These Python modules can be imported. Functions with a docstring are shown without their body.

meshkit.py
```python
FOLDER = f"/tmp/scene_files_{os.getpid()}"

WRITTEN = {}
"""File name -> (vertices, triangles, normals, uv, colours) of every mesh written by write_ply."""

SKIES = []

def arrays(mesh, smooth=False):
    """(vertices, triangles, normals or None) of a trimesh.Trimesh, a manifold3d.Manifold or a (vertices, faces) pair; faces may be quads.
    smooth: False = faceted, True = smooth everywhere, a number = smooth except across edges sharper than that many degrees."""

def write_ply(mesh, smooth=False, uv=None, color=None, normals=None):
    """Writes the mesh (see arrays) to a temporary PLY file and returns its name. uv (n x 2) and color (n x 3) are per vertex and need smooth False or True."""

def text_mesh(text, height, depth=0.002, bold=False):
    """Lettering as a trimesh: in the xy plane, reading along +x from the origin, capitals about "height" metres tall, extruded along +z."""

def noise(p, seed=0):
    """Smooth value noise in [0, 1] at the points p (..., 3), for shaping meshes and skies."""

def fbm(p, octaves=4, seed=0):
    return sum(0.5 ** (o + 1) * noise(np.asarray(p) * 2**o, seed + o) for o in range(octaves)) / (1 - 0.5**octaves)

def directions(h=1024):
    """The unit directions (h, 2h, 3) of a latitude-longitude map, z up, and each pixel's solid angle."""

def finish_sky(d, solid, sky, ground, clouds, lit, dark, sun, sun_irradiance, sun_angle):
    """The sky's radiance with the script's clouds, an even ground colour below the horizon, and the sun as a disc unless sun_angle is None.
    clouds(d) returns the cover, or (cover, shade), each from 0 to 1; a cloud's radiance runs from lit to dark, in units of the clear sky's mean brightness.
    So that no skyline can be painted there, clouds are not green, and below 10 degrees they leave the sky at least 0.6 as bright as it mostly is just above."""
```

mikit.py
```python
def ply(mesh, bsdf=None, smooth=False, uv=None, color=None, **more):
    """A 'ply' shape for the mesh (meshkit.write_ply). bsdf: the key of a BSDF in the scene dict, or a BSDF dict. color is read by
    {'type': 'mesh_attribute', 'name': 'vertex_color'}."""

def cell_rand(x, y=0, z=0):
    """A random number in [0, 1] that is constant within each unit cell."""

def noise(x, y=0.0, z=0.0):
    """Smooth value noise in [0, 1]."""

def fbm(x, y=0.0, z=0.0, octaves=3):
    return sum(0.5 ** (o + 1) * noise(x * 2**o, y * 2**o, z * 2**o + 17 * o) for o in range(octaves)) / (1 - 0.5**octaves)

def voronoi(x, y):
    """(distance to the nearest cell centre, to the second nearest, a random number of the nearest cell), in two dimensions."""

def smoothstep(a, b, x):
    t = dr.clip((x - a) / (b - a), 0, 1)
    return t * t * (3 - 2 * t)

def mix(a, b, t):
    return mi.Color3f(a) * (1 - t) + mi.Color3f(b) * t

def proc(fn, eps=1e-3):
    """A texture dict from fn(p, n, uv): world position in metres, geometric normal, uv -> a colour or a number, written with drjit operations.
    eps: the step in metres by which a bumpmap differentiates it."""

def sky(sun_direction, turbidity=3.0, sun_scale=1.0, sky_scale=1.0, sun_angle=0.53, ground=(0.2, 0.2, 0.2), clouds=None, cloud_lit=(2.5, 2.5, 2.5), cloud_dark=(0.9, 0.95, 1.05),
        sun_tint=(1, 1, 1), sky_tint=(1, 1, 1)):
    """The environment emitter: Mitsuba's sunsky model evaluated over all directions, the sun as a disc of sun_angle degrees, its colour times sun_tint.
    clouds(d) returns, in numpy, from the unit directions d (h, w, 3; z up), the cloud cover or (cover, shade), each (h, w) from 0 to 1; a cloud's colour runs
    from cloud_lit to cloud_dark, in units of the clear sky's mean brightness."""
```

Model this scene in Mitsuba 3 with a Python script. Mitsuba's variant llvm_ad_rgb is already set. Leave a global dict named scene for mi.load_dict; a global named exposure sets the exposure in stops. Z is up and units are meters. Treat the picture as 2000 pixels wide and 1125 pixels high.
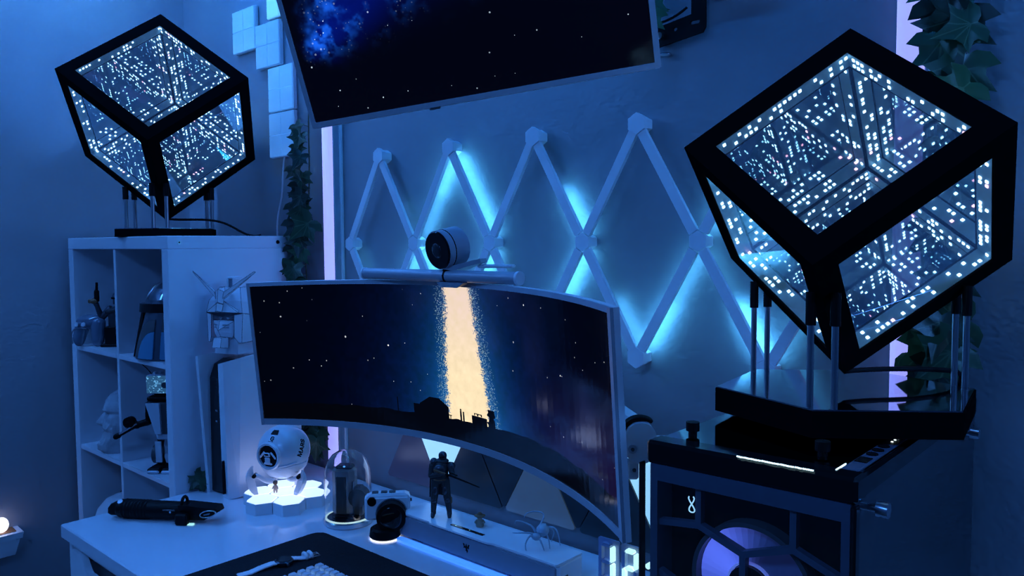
import math, random
import numpy as np, trimesh, mitsuba as mi, drjit as dr
import manifold3d as m3
from shapely.geometry import Polygon, Point, box as sbox
from shapely import affinity
import mikit, meshkit

scene, labels = {}, {}
T = mi.ScalarTransform4f
PI = math.pi
# ------------------------------------------------------------------ camera, light, exposure
exposure = 0.0
EYE = np.array([1.9247, -1.461, 1.441])
YAW, PITCH, ROLL, FOCAL = .7273, .0575, -.007, 1514.7
FWD = np.array([-math.sin(YAW) * math.cos(PITCH), math.cos(YAW) * math.cos(PITCH), -math.sin(PITCH)])
RGT = np.array([math.cos(YAW), math.sin(YAW), 0])
UPV = np.cross(RGT, FWD) * math.cos(ROLL) - RGT * math.sin(ROLL)
scene['camera'] = {'type': 'perspective', 'fov': 2 * math.degrees(math.atan(1000 / FOCAL)), 'fov_axis': 'x', 'near_clip': .05,
                   'to_world': T().look_at(origin=EYE.tolist(), target=(EYE + FWD).tolist(), up=UPV.tolist())}
CEILING_FILL = np.array([.085, .36, 1.30]) * 3.4        # blue fill lamp added on the ceiling, out of view
FILL_LEFT = np.array([.08, .36, 1.2]) * 140       # unseen strips added along the ceiling to brighten the upper walls
FILL_BACK = np.array([.02, .29, 1.15]) * 38
SIDE_LAMP = np.array([.09, .40, 1.25]) * 62
TUBE = np.array([.33, .32, 1.10])
CYAN = np.array([.09, .52, 1.0]) * 1.15


# ------------------------------------------------------------------ helpers
used = set()
def numbered(k):
    if k not in used:
        used.add(k); return k
    i = 1
    while f'{k}_{i:03d}' in used: i += 1
    used.add(f'{k}_{i:03d}'); return f'{k}_{i:03d}'
def emit(rad, weight=None):
    e = {'type': 'area', 'radiance': rad if isinstance(rad, dict) else {'type': 'rgb', 'value': [float(x) for x in rad]}}
    if weight is not None: e['sampling_weight'] = float(weight)
    return e
def thing(name, label, cat, group=None):
    k = numbered(name); labels[k] = {'label': label, 'category': cat}
    if group: labels[k]['group'] = group
    return k
def part(parent, name, mesh, m, smooth=False, label=None, kind=None, **kw):
    k = numbered(f'{parent}__{name}')
    scene[k] = mikit.ply(mesh, m, smooth, **kw)
    if label or kind: labels[k] = {a: b for a, b in (('label', label), ('kind', kind)) if b}
    return k
def solo(name, mesh, m, label, cat, group=None, smooth=False, **kw):
    k = thing(name, label, cat, group); scene[k] = mikit.ply(mesh, m, smooth, **kw); return k
def struct(name, mesh, m, smooth=False, **kw):
    k = numbered(name); scene[k] = mikit.ply(mesh, m, smooth, **kw); labels[k] = {'kind': 'structure'}; return k
cat_ = trimesh.util.concatenate
def rot(axis, a):
    return trimesh.transformations.rotation_matrix(a, dict(x=[1, 0, 0], y=[0, 1, 0], z=[0, 0, 1])[axis])[:3, :3]
def frame(loc, R=None):
    A = np.eye(4); A[:3, 3] = loc
    if R is not None: A[:3, :3] = R
    def f(m):
        m = m.copy(); m.apply_transform(A); return m
    return f
def facing(loc, turn=0.0):                     # local x to the picture's right, y away, z up
    return frame(loc, rot('z', YAW + turn))
def box(sx, sy, sz, c=(0, 0, 0), R=None):
    m = trimesh.creation.box([sx, sy, sz])
    if R is not None: m.vertices = m.vertices @ np.asarray(R).T
    m.apply_translation(c); return m
def cbox(sx, sy, sz, c=(0, 0, 0), r=.003, R=None):   # box with bevelled edges
    h = np.array([sx, sy, sz]) / 2; r = min(r, h.min() * .95); p = []
    for s in np.ndindex(2, 2, 2):
        s = np.array(s) * 2 - 1
        for a in range(3):
            q = h - r; q[a] = h[a]; p.append(s * q)
    m = trimesh.convex.convex_hull(np.array(p))
    if R is not None: m.vertices = m.vertices @ np.asarray(R).T
    m.apply_translation(c); return m
def hull(pts): return trimesh.convex.convex_hull(np.asarray(pts, float))
def tube(pts, r, n=10):
    p = np.asarray(pts, float); rr = np.broadcast_to(r, (len(p),)).astype(float)
    t = np.gradient(p, axis=0); t /= np.linalg.norm(t, axis=1, keepdims=True) + 1e-12
    a = np.cross(t[0], [0, 0, 1.] if abs(t[0][2]) < .9 else [1., 0, 0]); A = []
    for k in range(len(p)):
        a = a - t[k] * (a @ t[k]); a /= np.linalg.norm(a) + 1e-12; A.append(a)
    A = np.array(A); B = np.cross(t, A); an = np.arange(n) * 2 * PI / n
    v = p[:, None] + rr[:, None, None] * (np.cos(an)[None, :, None] * A[:, None] + np.sin(an)[None, :, None] * B[:, None])
    i, j = np.meshgrid(np.arange(len(p) - 1), np.arange(n), indexing='ij')
    q = np.stack([i * n + j, i * n + (j + 1) % n, (i + 1) * n + (j + 1) % n, (i + 1) * n + j], -1).reshape(-1, 4)
    f = np.vstack([q[:, [0, 1, 2]], q[:, [0, 2, 3]]]); e = (len(p) - 1) * n
    f = np.vstack([f, [[0, k + 1, k] for k in range(1, n - 1)], [[e, e + k, e + k + 1] for k in range(1, n - 1)]])
    m = trimesh.Trimesh(v.reshape(-1, 3), f, process=False)
    m.fix_normals() if False else None
    return m if m.volume > 0 else trimesh.Trimesh(m.vertices, m.faces[:, ::-1], process=False)
def cyl(p0, p1, r0, r1=None, n=20):
    return tube([p0, p1], [r0, r0 if r1 is None else r1], n)
def curve(pts, n=24):                          # smooth curve through points
    from scipy.interpolate import CubicSpline
    p = np.asarray(pts, float); t = np.r_[0, np.cumsum(np.linalg.norm(np.diff(p, axis=0), axis=1))]
    return CubicSpline(t, p)(np.linspace(0, t[-1], n))
def lathe(prof, n=36):
    m = trimesh.creation.revolve(np.asarray(prof, float), sections=n)
    return m if m.volume >= 0 else trimesh.Trimesh(m.vertices, m.faces[:, ::-1], process=False)
def ell(c, r, sub=3, R=None):
    m = trimesh.creation.icosphere(subdivisions=sub); m.vertices = m.vertices * np.asarray(r, float)
    if R is not None: m.vertices = m.vertices @ np.asarray(R).T
    m.apply_translation(c); return m
def prism(poly, h):                            # extruded along +z
    g = poly if hasattr(poly, 'geom_type') else Polygon(poly)
    return cat_([trimesh.creation.extrude_polygon(q, h, engine='earcut') for q in getattr(g, 'geoms', [g])])
def wallprism(poly, y0, y1):                   # polygon given in (x, z), from y0 (front) to y1
    m = prism(poly, y1 - y0); v = m.vertices.copy()
    m.vertices = np.c_[v[:, 0], y1 - v[:, 2], v[:, 1]]; return m
def rpoly(w, h, r, cx=0, cy=0):
    return sbox(cx - w / 2 + r, cy - h / 2 + r, cx + w / 2 - r, cy + h / 2 - r).buffer(r, quad_segs=6)
def ngon(r, n, a0=0, c=(0, 0)):
    return [(c[0] + r * math.cos(a0 + 2 * PI * k / n), c[1] + r * math.sin(a0 + 2 * PI * k / n)) for k in range(n)]
def sheet(p):                                  # one quad with uv
    return trimesh.Trimesh(np.asarray(p, float), [[0, 1, 2], [0, 2, 3]], process=False)
UVQ = np.array([[0, 0], [1, 0], [1, 1], [0, 1.]])
def blob(bones, edge=.004, smooth=6):          # one continuous skin over (p, rp, q, rq) bones
    out = None
    for p, rp, q, rq in bones:
        a = m3.Manifold.sphere(rp, 14).translate(list(map(float, p))); b = m3.Manifold.sphere(rq, 14).translate(list(map(float, q)))
        h = m3.Manifold.batch_hull([a, b]); out = h if out is None else out + h
    out = out.refine_to_length(edge).to_mesh()
    m = trimesh.Trimesh(out.vert_properties[:, :3], out.tri_verts)
    trimesh.smoothing.filter_taubin(m, iterations=smooth); return m
def slices(rows, n=28, power=2.3):             # rows: (z, front y, back y, half width); front is -y
    V = []
    for z, f, b, w in rows:
        c, d = (f + b) / 2, (b - f) / 2
        for k in range(n):
            a = 2 * PI * k / n; ca, sa = math.cos(a), math.sin(a); e = 2 / power
            V.append([w * np.sign(ca) * abs(ca) ** e, c + d * np.sign(sa) * abs(sa) ** e, z])
    F = []
    for i in range(len(rows) - 1):
        for k in range(n):
            a, b, c, d = i * n + k, i * n + (k + 1) % n, (i + 1) * n + (k + 1) % n, (i + 1) * n + k
            F += [[a, b, c], [a, c, d]]
    e = (len(rows) - 1) * n
    F += [[0, k + 1, k] for k in range(1, n - 1)] + [[e, e + k, e + k + 1] for k in range(1, n - 1)]
    return trimesh.Trimesh(V, F, process=False)


# ------------------------------------------------------------------ materials
def rgb(*v): return {'type': 'rgb', 'value': [float(x) for x in v]}
def mat(name, base, rough=.4, metal=0., spec=.5, **kw):
    b = {'type': 'principled', 'base_color': base if isinstance(base, dict) else rgb(*base), 'roughness': rough, 'metallic': metal, 'specular': spec, **kw}
    scene[name] = {'type': 'twosided', 'bsdf': b}; return name
def wall_relief(p, n, uv):
    return mikit.fbm(p.x * 170, p.y * 170, p.z * 170, 2)
scene['m_wall'] = {'type': 'bumpmap', 'arbitrary': mikit.proc(wall_relief, 2e-3), 'scale': .0012,
                   'bsdf': {'type': 'principled', 'base_color': rgb(.25, .255, .285), 'roughness': .45, 'specular': .35}}
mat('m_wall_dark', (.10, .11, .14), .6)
mat('m_white', (.74, .75, .78), .35)
mat('m_white_gloss', (.78, .79, .82), .16)
def desk_col(p, n, uv): return mikit.mix((.72, .73, .77), (.68, .69, .74), mikit.fbm(p.x * 9, p.y * 9, p.z * 9, 3))
mat('m_desk', mikit.proc(desk_col), .13, spec=.55)
mat('m_shelf', (.70, .71, .75), .38)
mat('m_black', (.0035, .0035, .004), .5, spec=.10)
mat('m_black_gloss', (.004, .005, .006), .07, spec=.3)
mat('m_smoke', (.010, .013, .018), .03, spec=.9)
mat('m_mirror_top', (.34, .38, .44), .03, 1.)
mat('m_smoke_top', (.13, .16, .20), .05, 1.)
def mat_weave(p, n, uv): return mikit.mix((.010, .010, .012), (.020, .020, .024), mikit.noise(p.x * 900, p.y * 900))
mat('m_mat', mikit.proc(mat_weave), .85, spec=.1)
scene['m_frame'] = {'type': 'diffuse', 'reflectance': rgb(.0035, .0036, .004)}
mat('m_grey', (.22, .23, .25), .45)
mat('m_dark', (.05, .053, .06), .45)
mat('m_bluegrey', (.05, .065, .10), .5)
mat('m_steel', (.62, .64, .68), .22, 1.)
mat('m_dark_metal', (.10, .11, .13), .28, 1.)
mat('m_bezel', (.34, .36, .41), .33)
mat('m_strip', (.09, .15, .20), .5)
def stone(p, n, uv): return mikit.mix((.46, .47, .50), (.30, .31, .34), mikit.fbm(p.x * 60, p.y * 60, p.z * 60, 3))
mat('m_stone', mikit.proc(stone), .7)
mat('m_skin', (.45, .30, .22), .6)
mat('m_cloth', (.30, .24, .18), .9)
mat('m_brown', (.16, .07, .03), .6)
mat('m_led', (.8, .8, .8), .5)
mat('m_off', (.002, .002, .003), .10, spec=.22)
mat('m_floor', (.10, .08, .07), .5)
mat('m_stem', (.05, .06, .03), .6)
def leaf_col(p, n, uv):
    x, y = uv.x - .5, uv.y
    v = dr.abs(x)
    for s in (.9, 2.6):
        v = dr.minimum(v, dr.abs(dr.abs(x) * 1. - (y - .16) * s * .55) * .7 + dr.select(y < .14, mi.Float(1), mi.Float(0)))
    vein = 1 - mikit.smoothstep(.006, .022, v)
    return vein * .6
def leaf_mid(p, n, uv): v = leaf_col(p, n, uv); return mikit.mix((.008, .034, .014), (.014, .05, .02), mikit.noise(p.x * 25, p.y * 25, p.z * 25)) * (1 - v) + mi.Color3f(.06, .10, .055) * v
def leaf_dark(p, n, uv): v = leaf_col(p, n, uv); return mi.Color3f(.004, .017, .009) * (1 - v) + mi.Color3f(.045, .08, .045) * v
def leaf_pale(p, n, uv): v = leaf_col(p, n, uv); return mi.Color3f(.018, .072, .028) * (1 - v) + mi.Color3f(.08, .14, .07) * v
mat('m_leaf', mikit.proc(leaf_mid), .42); mat('m_leaf_dark', mikit.proc(leaf_dark), .42); mat('m_leaf_pale', mikit.proc(leaf_pale), .42)
scene['m_solid_glass'] = {'type': 'dielectric', 'int_ior': 1.5}
scene['m_glass'] = {'type': 'thindielectric', 'int_ior': 1.5}
scene['m_mirror_pane'] = {'type': 'thindielectric', 'int_ior': 7.0, 'specular_transmittance': rgb(.80, .93, 1.), 'specular_reflectance': rgb(.92, .98, 1.)}

# ------------------------------------------------------------------ the room
X0, X1, Y0, H = -1.089, 3.3, -3.6, 2.55
struct('wall_back', box(X1 - X0 + .2, .1, H, ((X0 + X1) / 2, .05, H / 2)), 'm_wall')
struct('wall_left', box(.1, -Y0 + .1, H, (X0 - .05, Y0 / 2, H / 2)), 'm_wall')
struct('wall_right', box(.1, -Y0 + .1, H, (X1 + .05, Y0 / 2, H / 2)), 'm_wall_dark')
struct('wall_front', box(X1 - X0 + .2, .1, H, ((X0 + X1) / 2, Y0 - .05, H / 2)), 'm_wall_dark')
struct('floor', box(X1 - X0 + .2, -Y0 + .2, .1, ((X0 + X1) / 2, Y0 / 2, -.05)), 'm_floor')
struct('ceiling', box(X1 - X0 + .2, -Y0 + .2, .1, ((X0 + X1) / 2, Y0 / 2, H + .05)), 'm_wall')
struct('baseboard_back', cbox(X1 - X0, .014, .09, ((X0 + X1) / 2, -.007, .045), .004), 'm_white')
struct('baseboard_left', cbox(.014, -Y0, .09, (X0 + .007, Y0 / 2, .045), .004), 'm_white')
t = thing('ceiling_fill_light', 'round blue fill lamp added on the ceiling, out of view', 'lamp')
part(t, 'housing', lathe([(0, 0), (.34, 0), (.34, -.04), (.31, -.045), (.31, -.02), (0, -.02)]).apply_translation([1.5, -2.2, H]), 'm_white', 30)
part(t, 'diffuser', lathe([(0, -.05), (.27, -.045), (.31, -.03), (.31, -.024), (0, -.024)]).apply_translation([1.5, -2.2, H]), 'm_led', 30, emitter=emit(CEILING_FILL * 6, 6))
t = thing('added_ceiling_strip', 'unseen blue fill strip added along the ceiling over the left wall', 'light strip')
part(t, 'channel', box(.03, 3.0, .012, (X0 + .26, -1.6, H - .006)), 'm_white')
part(t, 'diffuser', box(.022, 2.96, .008, (X0 + .26, -1.6, H - .016)), 'm_led', emitter=emit(FILL_LEFT, 3))
t = thing('added_ceiling_strip', 'unseen deep blue fill strip added along the ceiling over the back wall', 'light strip')
part(t, 'channel', box(3.2, .03, .012, (.75, -.24, H - .006)), 'm_white')
part(t, 'diffuser', box(3.16, .022, .008, (.75, -.24, H - .016)), 'm_led', emitter=emit(FILL_BACK, 3))

t = thing('side_lamp', 'blue wall lamp high on the right wall', 'lamp')
part(t, 'backplate', cbox(.03, .6, .16, (X1 - .015, -.36, 2.16), .005), 'm_white')
part(t, 'diffuser', cbox(.03, .56, .12, (X1 - .044, -.36, 2.16), .008), 'm_led', emitter=emit(SIDE_LAMP, 4))
# upright light bars on the back wall
for x, nm, z0, z1, w in ((-.115, 'upright lavender light bar on the wall beside the left ivy', .735, 2.3, .052), (1.545, 'upright lavender light bar on the wall behind the right cube', .735, 2.42, .042)):
    t = thing('light_bar', nm, 'light bar')
    part(t, 'channel', cbox(w + .022, .012, z1 - z0, (x + .008, -.006, (z0 + z1) / 2), .003), 'm_white')
    prof = [(x - w / 2, -.012), (x - w / 2, -.024)] + [(x + w / 2 * math.cos(a), -.024 - .014 * math.sin(a)) for a in np.linspace(PI, 0, 9)] + [(x + w / 2, -.012)]
    m = prism(prof, z1 - z0 - .02); m.apply_translation([0, 0, z0 + .01])
    part(t, 'diffuser', m, 'm_led', 40, emitter=emit(TUBE, 1.5))
    part(t, 'trim', cbox(.008, .03, z1 - z0, (x + w / 2 + .008, -.015, (z0 + z1) / 2), .002), 'm_bezel')

# ------------------------------------------------------------------ cube shelf on the left
XS, YS, ZT = -.284, -.459, 1.47
t = thing('cube_shelf', 'white open cube shelf against the back wall left of the desk', 'shelf')
W, D = .77, .385
part(t, 'top_panel', cbox(W, D, .039, (XS - W / 2, YS + D / 2, ZT - .0195), .002), 'm_shelf')
part(t, 'bottom_panel', cbox(W, D, .039, (XS - W / 2, YS + D / 2, .0195), .002), 'm_shelf')
for x in (XS - .0195, XS - W + .0195):
    part(t, 'side_panel', cbox(.039, D, ZT - .078, (x, YS + D / 2, ZT / 2), .002), 'm_shelf')
part(t, 'divider', cbox(.016, D - .004, ZT - .078, (XS - W / 2, YS + D / 2 + .002, ZT / 2), .0015), 'm_shelf')
for k in (1, 2, 3):
    for c in (-1, 1):
        part(t, 'shelf_board', cbox(.338, D - .004, .016, (XS - W / 2 + c * .177, YS + D / 2 + .002, ZT - .039 - k * .336 - (k - .5) * .016), .0015), 'm_shelf')
for y in (YS + .035, YS + D - .03):
    s = part(t, 'screw', cyl((XS - .001, y, ZT - .0195), (XS + .0015, y, ZT - .0195), .006), 'm_steel' if y < -.3 else 'm_black')
    part(s, 'socket', cyl((XS + .001, y, ZT - .0195), (XS + .002, y, ZT - .0195), .0025, n=6), 'm_black')

# ------------------------------------------------------------------ desk
ZD = .717
DX0, DX1, DY0 = -.280, 2.25, -.764
t = thing('desk', 'long glossy white desk along the back wall', 'desk')
part(t, 'tabletop', cbox(DX1 - DX0, -DY0 - .012, .036, ((DX0 + DX1) / 2, (DY0 - .012) / 2, ZD - .018), .003), 'm_desk')
for y in (-.06, -.70):
    part(t, 'leg', cyl((DX1 - .06, y, 0), (DX1 - .06, y, ZD - .036), .02), 'm_white', 30)
t = thing('drawer_unit', 'white drawer unit under the left end of the desk', 'drawers')
ux0, uw, uy0, ud = DX0 + .012, .36, -.748, .58
part(t, 'body', cat_([box(.018, ud, .66, (ux0 + .009, uy0 + ud / 2, .35)), box(.018, ud, .66, (ux0 + uw - .009, uy0 + ud / 2, .35)), box(uw, ud, .018, (ux0 + uw / 2, uy0 + ud / 2, .672)),
                      box(uw, ud, .02, (ux0 + uw / 2, uy0 + ud / 2, .03)), box(uw, .01, .66, (ux0 + uw / 2, uy0 + ud - .01, .35)), box(uw, ud - .03, .02, (ux0 + uw / 2, uy0 + ud / 2, .01))]), 'm_white')
for k in range(4):
    zt = .655 - k * .152
    front = sbox(ux0 + .021, zt - .146, ux0 + uw - .021, zt)
    c0, c1 = ux0 + .075, ux0 + uw - .075
    cut = Polygon([(c0, zt + .01), (c0, zt)] + [(c0 + .05 * s, zt - .038 * (3 * s * s - 2 * s ** 3)) for s in np.linspace(0, 1, 9)] + [(c1 - .05 * s, zt - .038 * (3 * s * s - 2 * s ** 3)) for s in np.linspace(1, 0, 9)] + [(c1, zt + .01)])
    dk = part(t, 'drawer', wallprism(front.difference(cut), uy0 - .002, uy0 + .014), 'm_white')
    part(dk, 'tray', cat_([box(uw - .06, .4, .008, (ux0 + uw / 2, uy0 + .22, zt - .135)), box(.008, .4, .09, (ux0 + .032, uy0 + .22, zt - .09)), box(.008, .4, .09, (ux0 + uw - .032, uy0 + .22, zt - .09))]), 'm_white')

# ------------------------------------------------------------------ infinity cubes
def infinity_cube(name, label, c, a, phi, w, zbase, zbot, rbase, rrod, rot0, n_led, seed, lum, size):
    rng = random.Random(seed); t = thing(name, label, 'cube lamp')
    d = np.array([[math.sqrt(2 / 3) * math.cos(phi + k * 2 * PI / 3), math.sqrt(2 / 3) * math.sin(phi + k * 2 * PI / 3), 1 / math.sqrt(3)] for k in range(3)])
    R = d.T                                     # columns: the three edges that rise from the lowest corner
    if np.linalg.det(R) < 0: R = R[:, [0, 2, 1]]
    f = frame(c, R); bars = []; i_ = (a - w) / 2
    for ax in range(3):
        for s1 in (-1, 1):
            for s2 in (-1, 1):
                e = [w, w, w]; e[ax] = a - 2 * w + .0002; p = [0, 0, 0]; p[(ax + 1) % 3] = s1 * i_; p[(ax + 2) % 3] = s2 * i_
                bars.append(box(*e, p))
    bars += [box(w, w, w, np.array(s) * 2 * i_ - i_) for s in np.ndindex(2, 2, 2)]
    part(t, 'frame', f(cat_(bars)), 'm_frame')
    ln = a - 2 * w
    for ax in range(3):
        for s1 in (-1, 1):
            for s2 in (-1, 1):
                led, base, pink = [], [], []
                i, j = (ax + 1) % 3, (ax + 2) % 3
                for (u, su, v, sv) in ((i, s1, j, s2), (j, s2, i, s1)):
                    q = [0, 0, 0]; q[u] = su * (a / 2 - w - .0003); q[v] = sv * (a / 2 - w * .5); e = [.0006] * 3; e[ax] = ln; e[v] = w * .78
                    base.append(box(*e, q))
                    for k in range(n_led):
                        for off in (.33, .67):
                            if rng.random() > .38: continue
                            q = [0, 0, 0]; q[ax] = ((k + .5) / n_led - .5) * ln; q[u] = su * (a / 2 - w - .0012); q[v] = sv * (a / 2 - w * off)
                            e = [size] * 3; e[u] = .0014
                            (pink if rng.random() < .05 else led).append(box(*e, q))
                s = part(t, 'led_strip_or_glint', f(cat_(base)), 'm_strip')
                if led: part(s, 'diodes', f(cat_(led)), 'm_led', kind='stuff', emitter=emit(np.array([.42, .82, 1.1]) * lum, .02))
                if pink: part(s, 'pink_diodes', f(cat_(pink)), 'm_led', kind='stuff', emitter=emit(np.array([1., .35, .45]) * lum * .6, .01))
    h = a / 2 - w + .0015
    for ax in range(3):
        for s in (-1, 1):
            v = []
            for p, q in ((-1, -1), (1, -1), (1, 1), (-1, 1)):
                x = [0, 0, 0]; x[ax] = s * (a / 2 - .002); x[(ax + 1) % 3] = p * h; x[(ax + 2) % 3] = q * h; v.append(x)
            part(t, 'mirror_pane', f(sheet(v)), 'm_mirror_pane', uv=UVQ)
    m = prism(ngon(rbase, 6, rot0), zbase - zbot - .002); m.apply_translation([c[0], c[1], zbot])
    b = part(t, 'base', m, 'm_frame')
    m = prism(ngon(rbase - .002, 6, rot0), .002); m.apply_translation([c[0], c[1], zbase - .002]); part(b, 'top_plate', m, 'm_mirror_top')
    for k in range(3):                          # three pairs of rods under the lower edges
        an = phi + PI + k * 2 * PI / 3 if False else phi + k * 2 * PI / 3
        zt = c[2] - a * math.sqrt(3) / 2 + rrod / math.sqrt(2)
        for s in (-1, 1):
            x, y = c[0] + rrod * math.cos(an) - s * .014 * a / .27 * math.sin(an), c[1] + rrod * math.sin(an) + s * .014 * a / .27 * math.cos(an)
            r = part(t, 'rod', cyl((x, y, zbase), (x, y, zt - .004), .0042 * a / .27, n=14), 'm_steel', 40)
            part(r, 'cap', cyl((x, y, zt - .028), (x, y, zt + .012), .0062 * a / .27, n=14), 'm_black', 40)
    return t
PHI_R, PHI_L = 0., 0.
def phi_of(M): v = -M[:, 0]; return math.atan2(v[1], v[0])
MR = np.array([[-0.632, 0.77, 0.086], [-0.516, -0.336, -0.788], [-0.578, -0.542, 0.609]])
PHI_R = phi_of(MR)
from scipy.spatial.transform import Rotation as Rot
PHI_L = phi_of(Rot.from_rotvec([-.108, 1.019, -1.249]).as_matrix())
CR, CL = np.array([1.562, -.367, 1.492]), np.array([-.587, -.318, 1.851])
tR = infinity_cube('infinity_cube', 'large infinity mirror cube of white LEDs on rods, standing on the black computer case', CR, .27, PHI_R, .030, 1.240, 1.206, .174, .155, 3.785, 26, 5, 21, .0041)
tL = infinity_cube('infinity_cube', 'infinity mirror cube of white LEDs standing on top of the white cube shelf', CL, .38, PHI_L, .036, 1.496, ZT, .162, .140, PHI_L, 28, 8, 20, .0054)
p = curve([(CR[0], CR[1], 1.262), (1.60, -.31, 1.262), (1.655, -.245, 1.258), (1.67, -.20, 1.246), (1.655, -.165, 1.215), (1.64, -.12, 1.199)], 30)
part(tR, 'cable', tube(p, .0035, 8), 'm_black', True)
p = curve([(CL[0], CL[1], 1.528), (-.54, -.24, 1.526), (-.47, -.17, 1.508), (-.44, -.12, 1.476), (-.42, -.082, 1.474)], 30)
part(tL, 'cable', tube(p, .0035, 8), 'm_black', True)

# ------------------------------------------------------------------ diamond wall light: bars and connectors
LL, ZM = .29, 1.443
HH = LL * .866
lit = {('u', 1, 0): (.5, 1.), ('u', 1, 1): (1., 1.), ('u', 2, 1): (0, 1.), ('d', 0, 1): (.6, .8), ('d', 1, 0): (1., .8), ('d', 1, 1): (.8, 1.2), ('d', 2, 1): (.9, 1.1),
       ('d', 3, 0): (.02, .5), ('d', 3, 1): (1., .5), ('d', 4, 0): (.12, 1.6), ('u', 4, 0): (.5, .1), ('d', 0, 0): (.1, .05), ('d', 4, 1): (.2, .1), ('u', 0, 1): (0, .06)}
ORD = ['first', 'second', 'third', 'fourth', 'fifth']
BAR = 'white bars of the diamond wall light'
for kind, sg in (('u', 1), ('d', -1)):
    for i in range(5):
        for h in (0, 1):
            a = np.array([i * LL, ZM]) if h == 0 else np.array([(i + .5) * LL, ZM + sg * HH])
            b = np.array([(i + .5) * LL, ZM + sg * HH]) if h == 0 else np.array([(i + 1) * LL, ZM])
            if kind == 'd' and h == 1: a, b = a, b
            d = (b - a) / np.linalg.norm(b - a); nrm = np.array([-d[1], d[0]])
            side = ('left' if h == 0 else 'right') + (' side of the ' + ORD[i] + (' upper peak' if sg > 0 else ' lower point'))
            t = thing('light_line', f'white bar on the {side} of the diamond light', 'wall light', BAR)
            p0, p1 = a + d * .021, b - d * .021
            q = [p0 + nrm * .0105, p0 - nrm * .0105, p1 - nrm * .0105, p1 + nrm * .0105]
            part(t, 'cover', wallprism(q, -.036, -.026), 'm_white')
            pw = lit.get((kind, i, h), (0, 0))
            for k, s in enumerate(pw):
                e0, e1 = p0 + (p1 - p0) * (.5 * k + .01), p0 + (p1 - p0) * (.5 * k + .49)
                q = [e0 + nrm * .008, e0 - nrm * .008, e1 - nrm * .008, e1 + nrm * .008]
                m = wallprism(q, -.026, -.0235)
                if s > 0: part(t, 'led_zone', m, 'm_led', emitter=emit(CYAN * 15 * s, .25 * s))
                else: part(t, 'led_zone', m, 'm_white')
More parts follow.
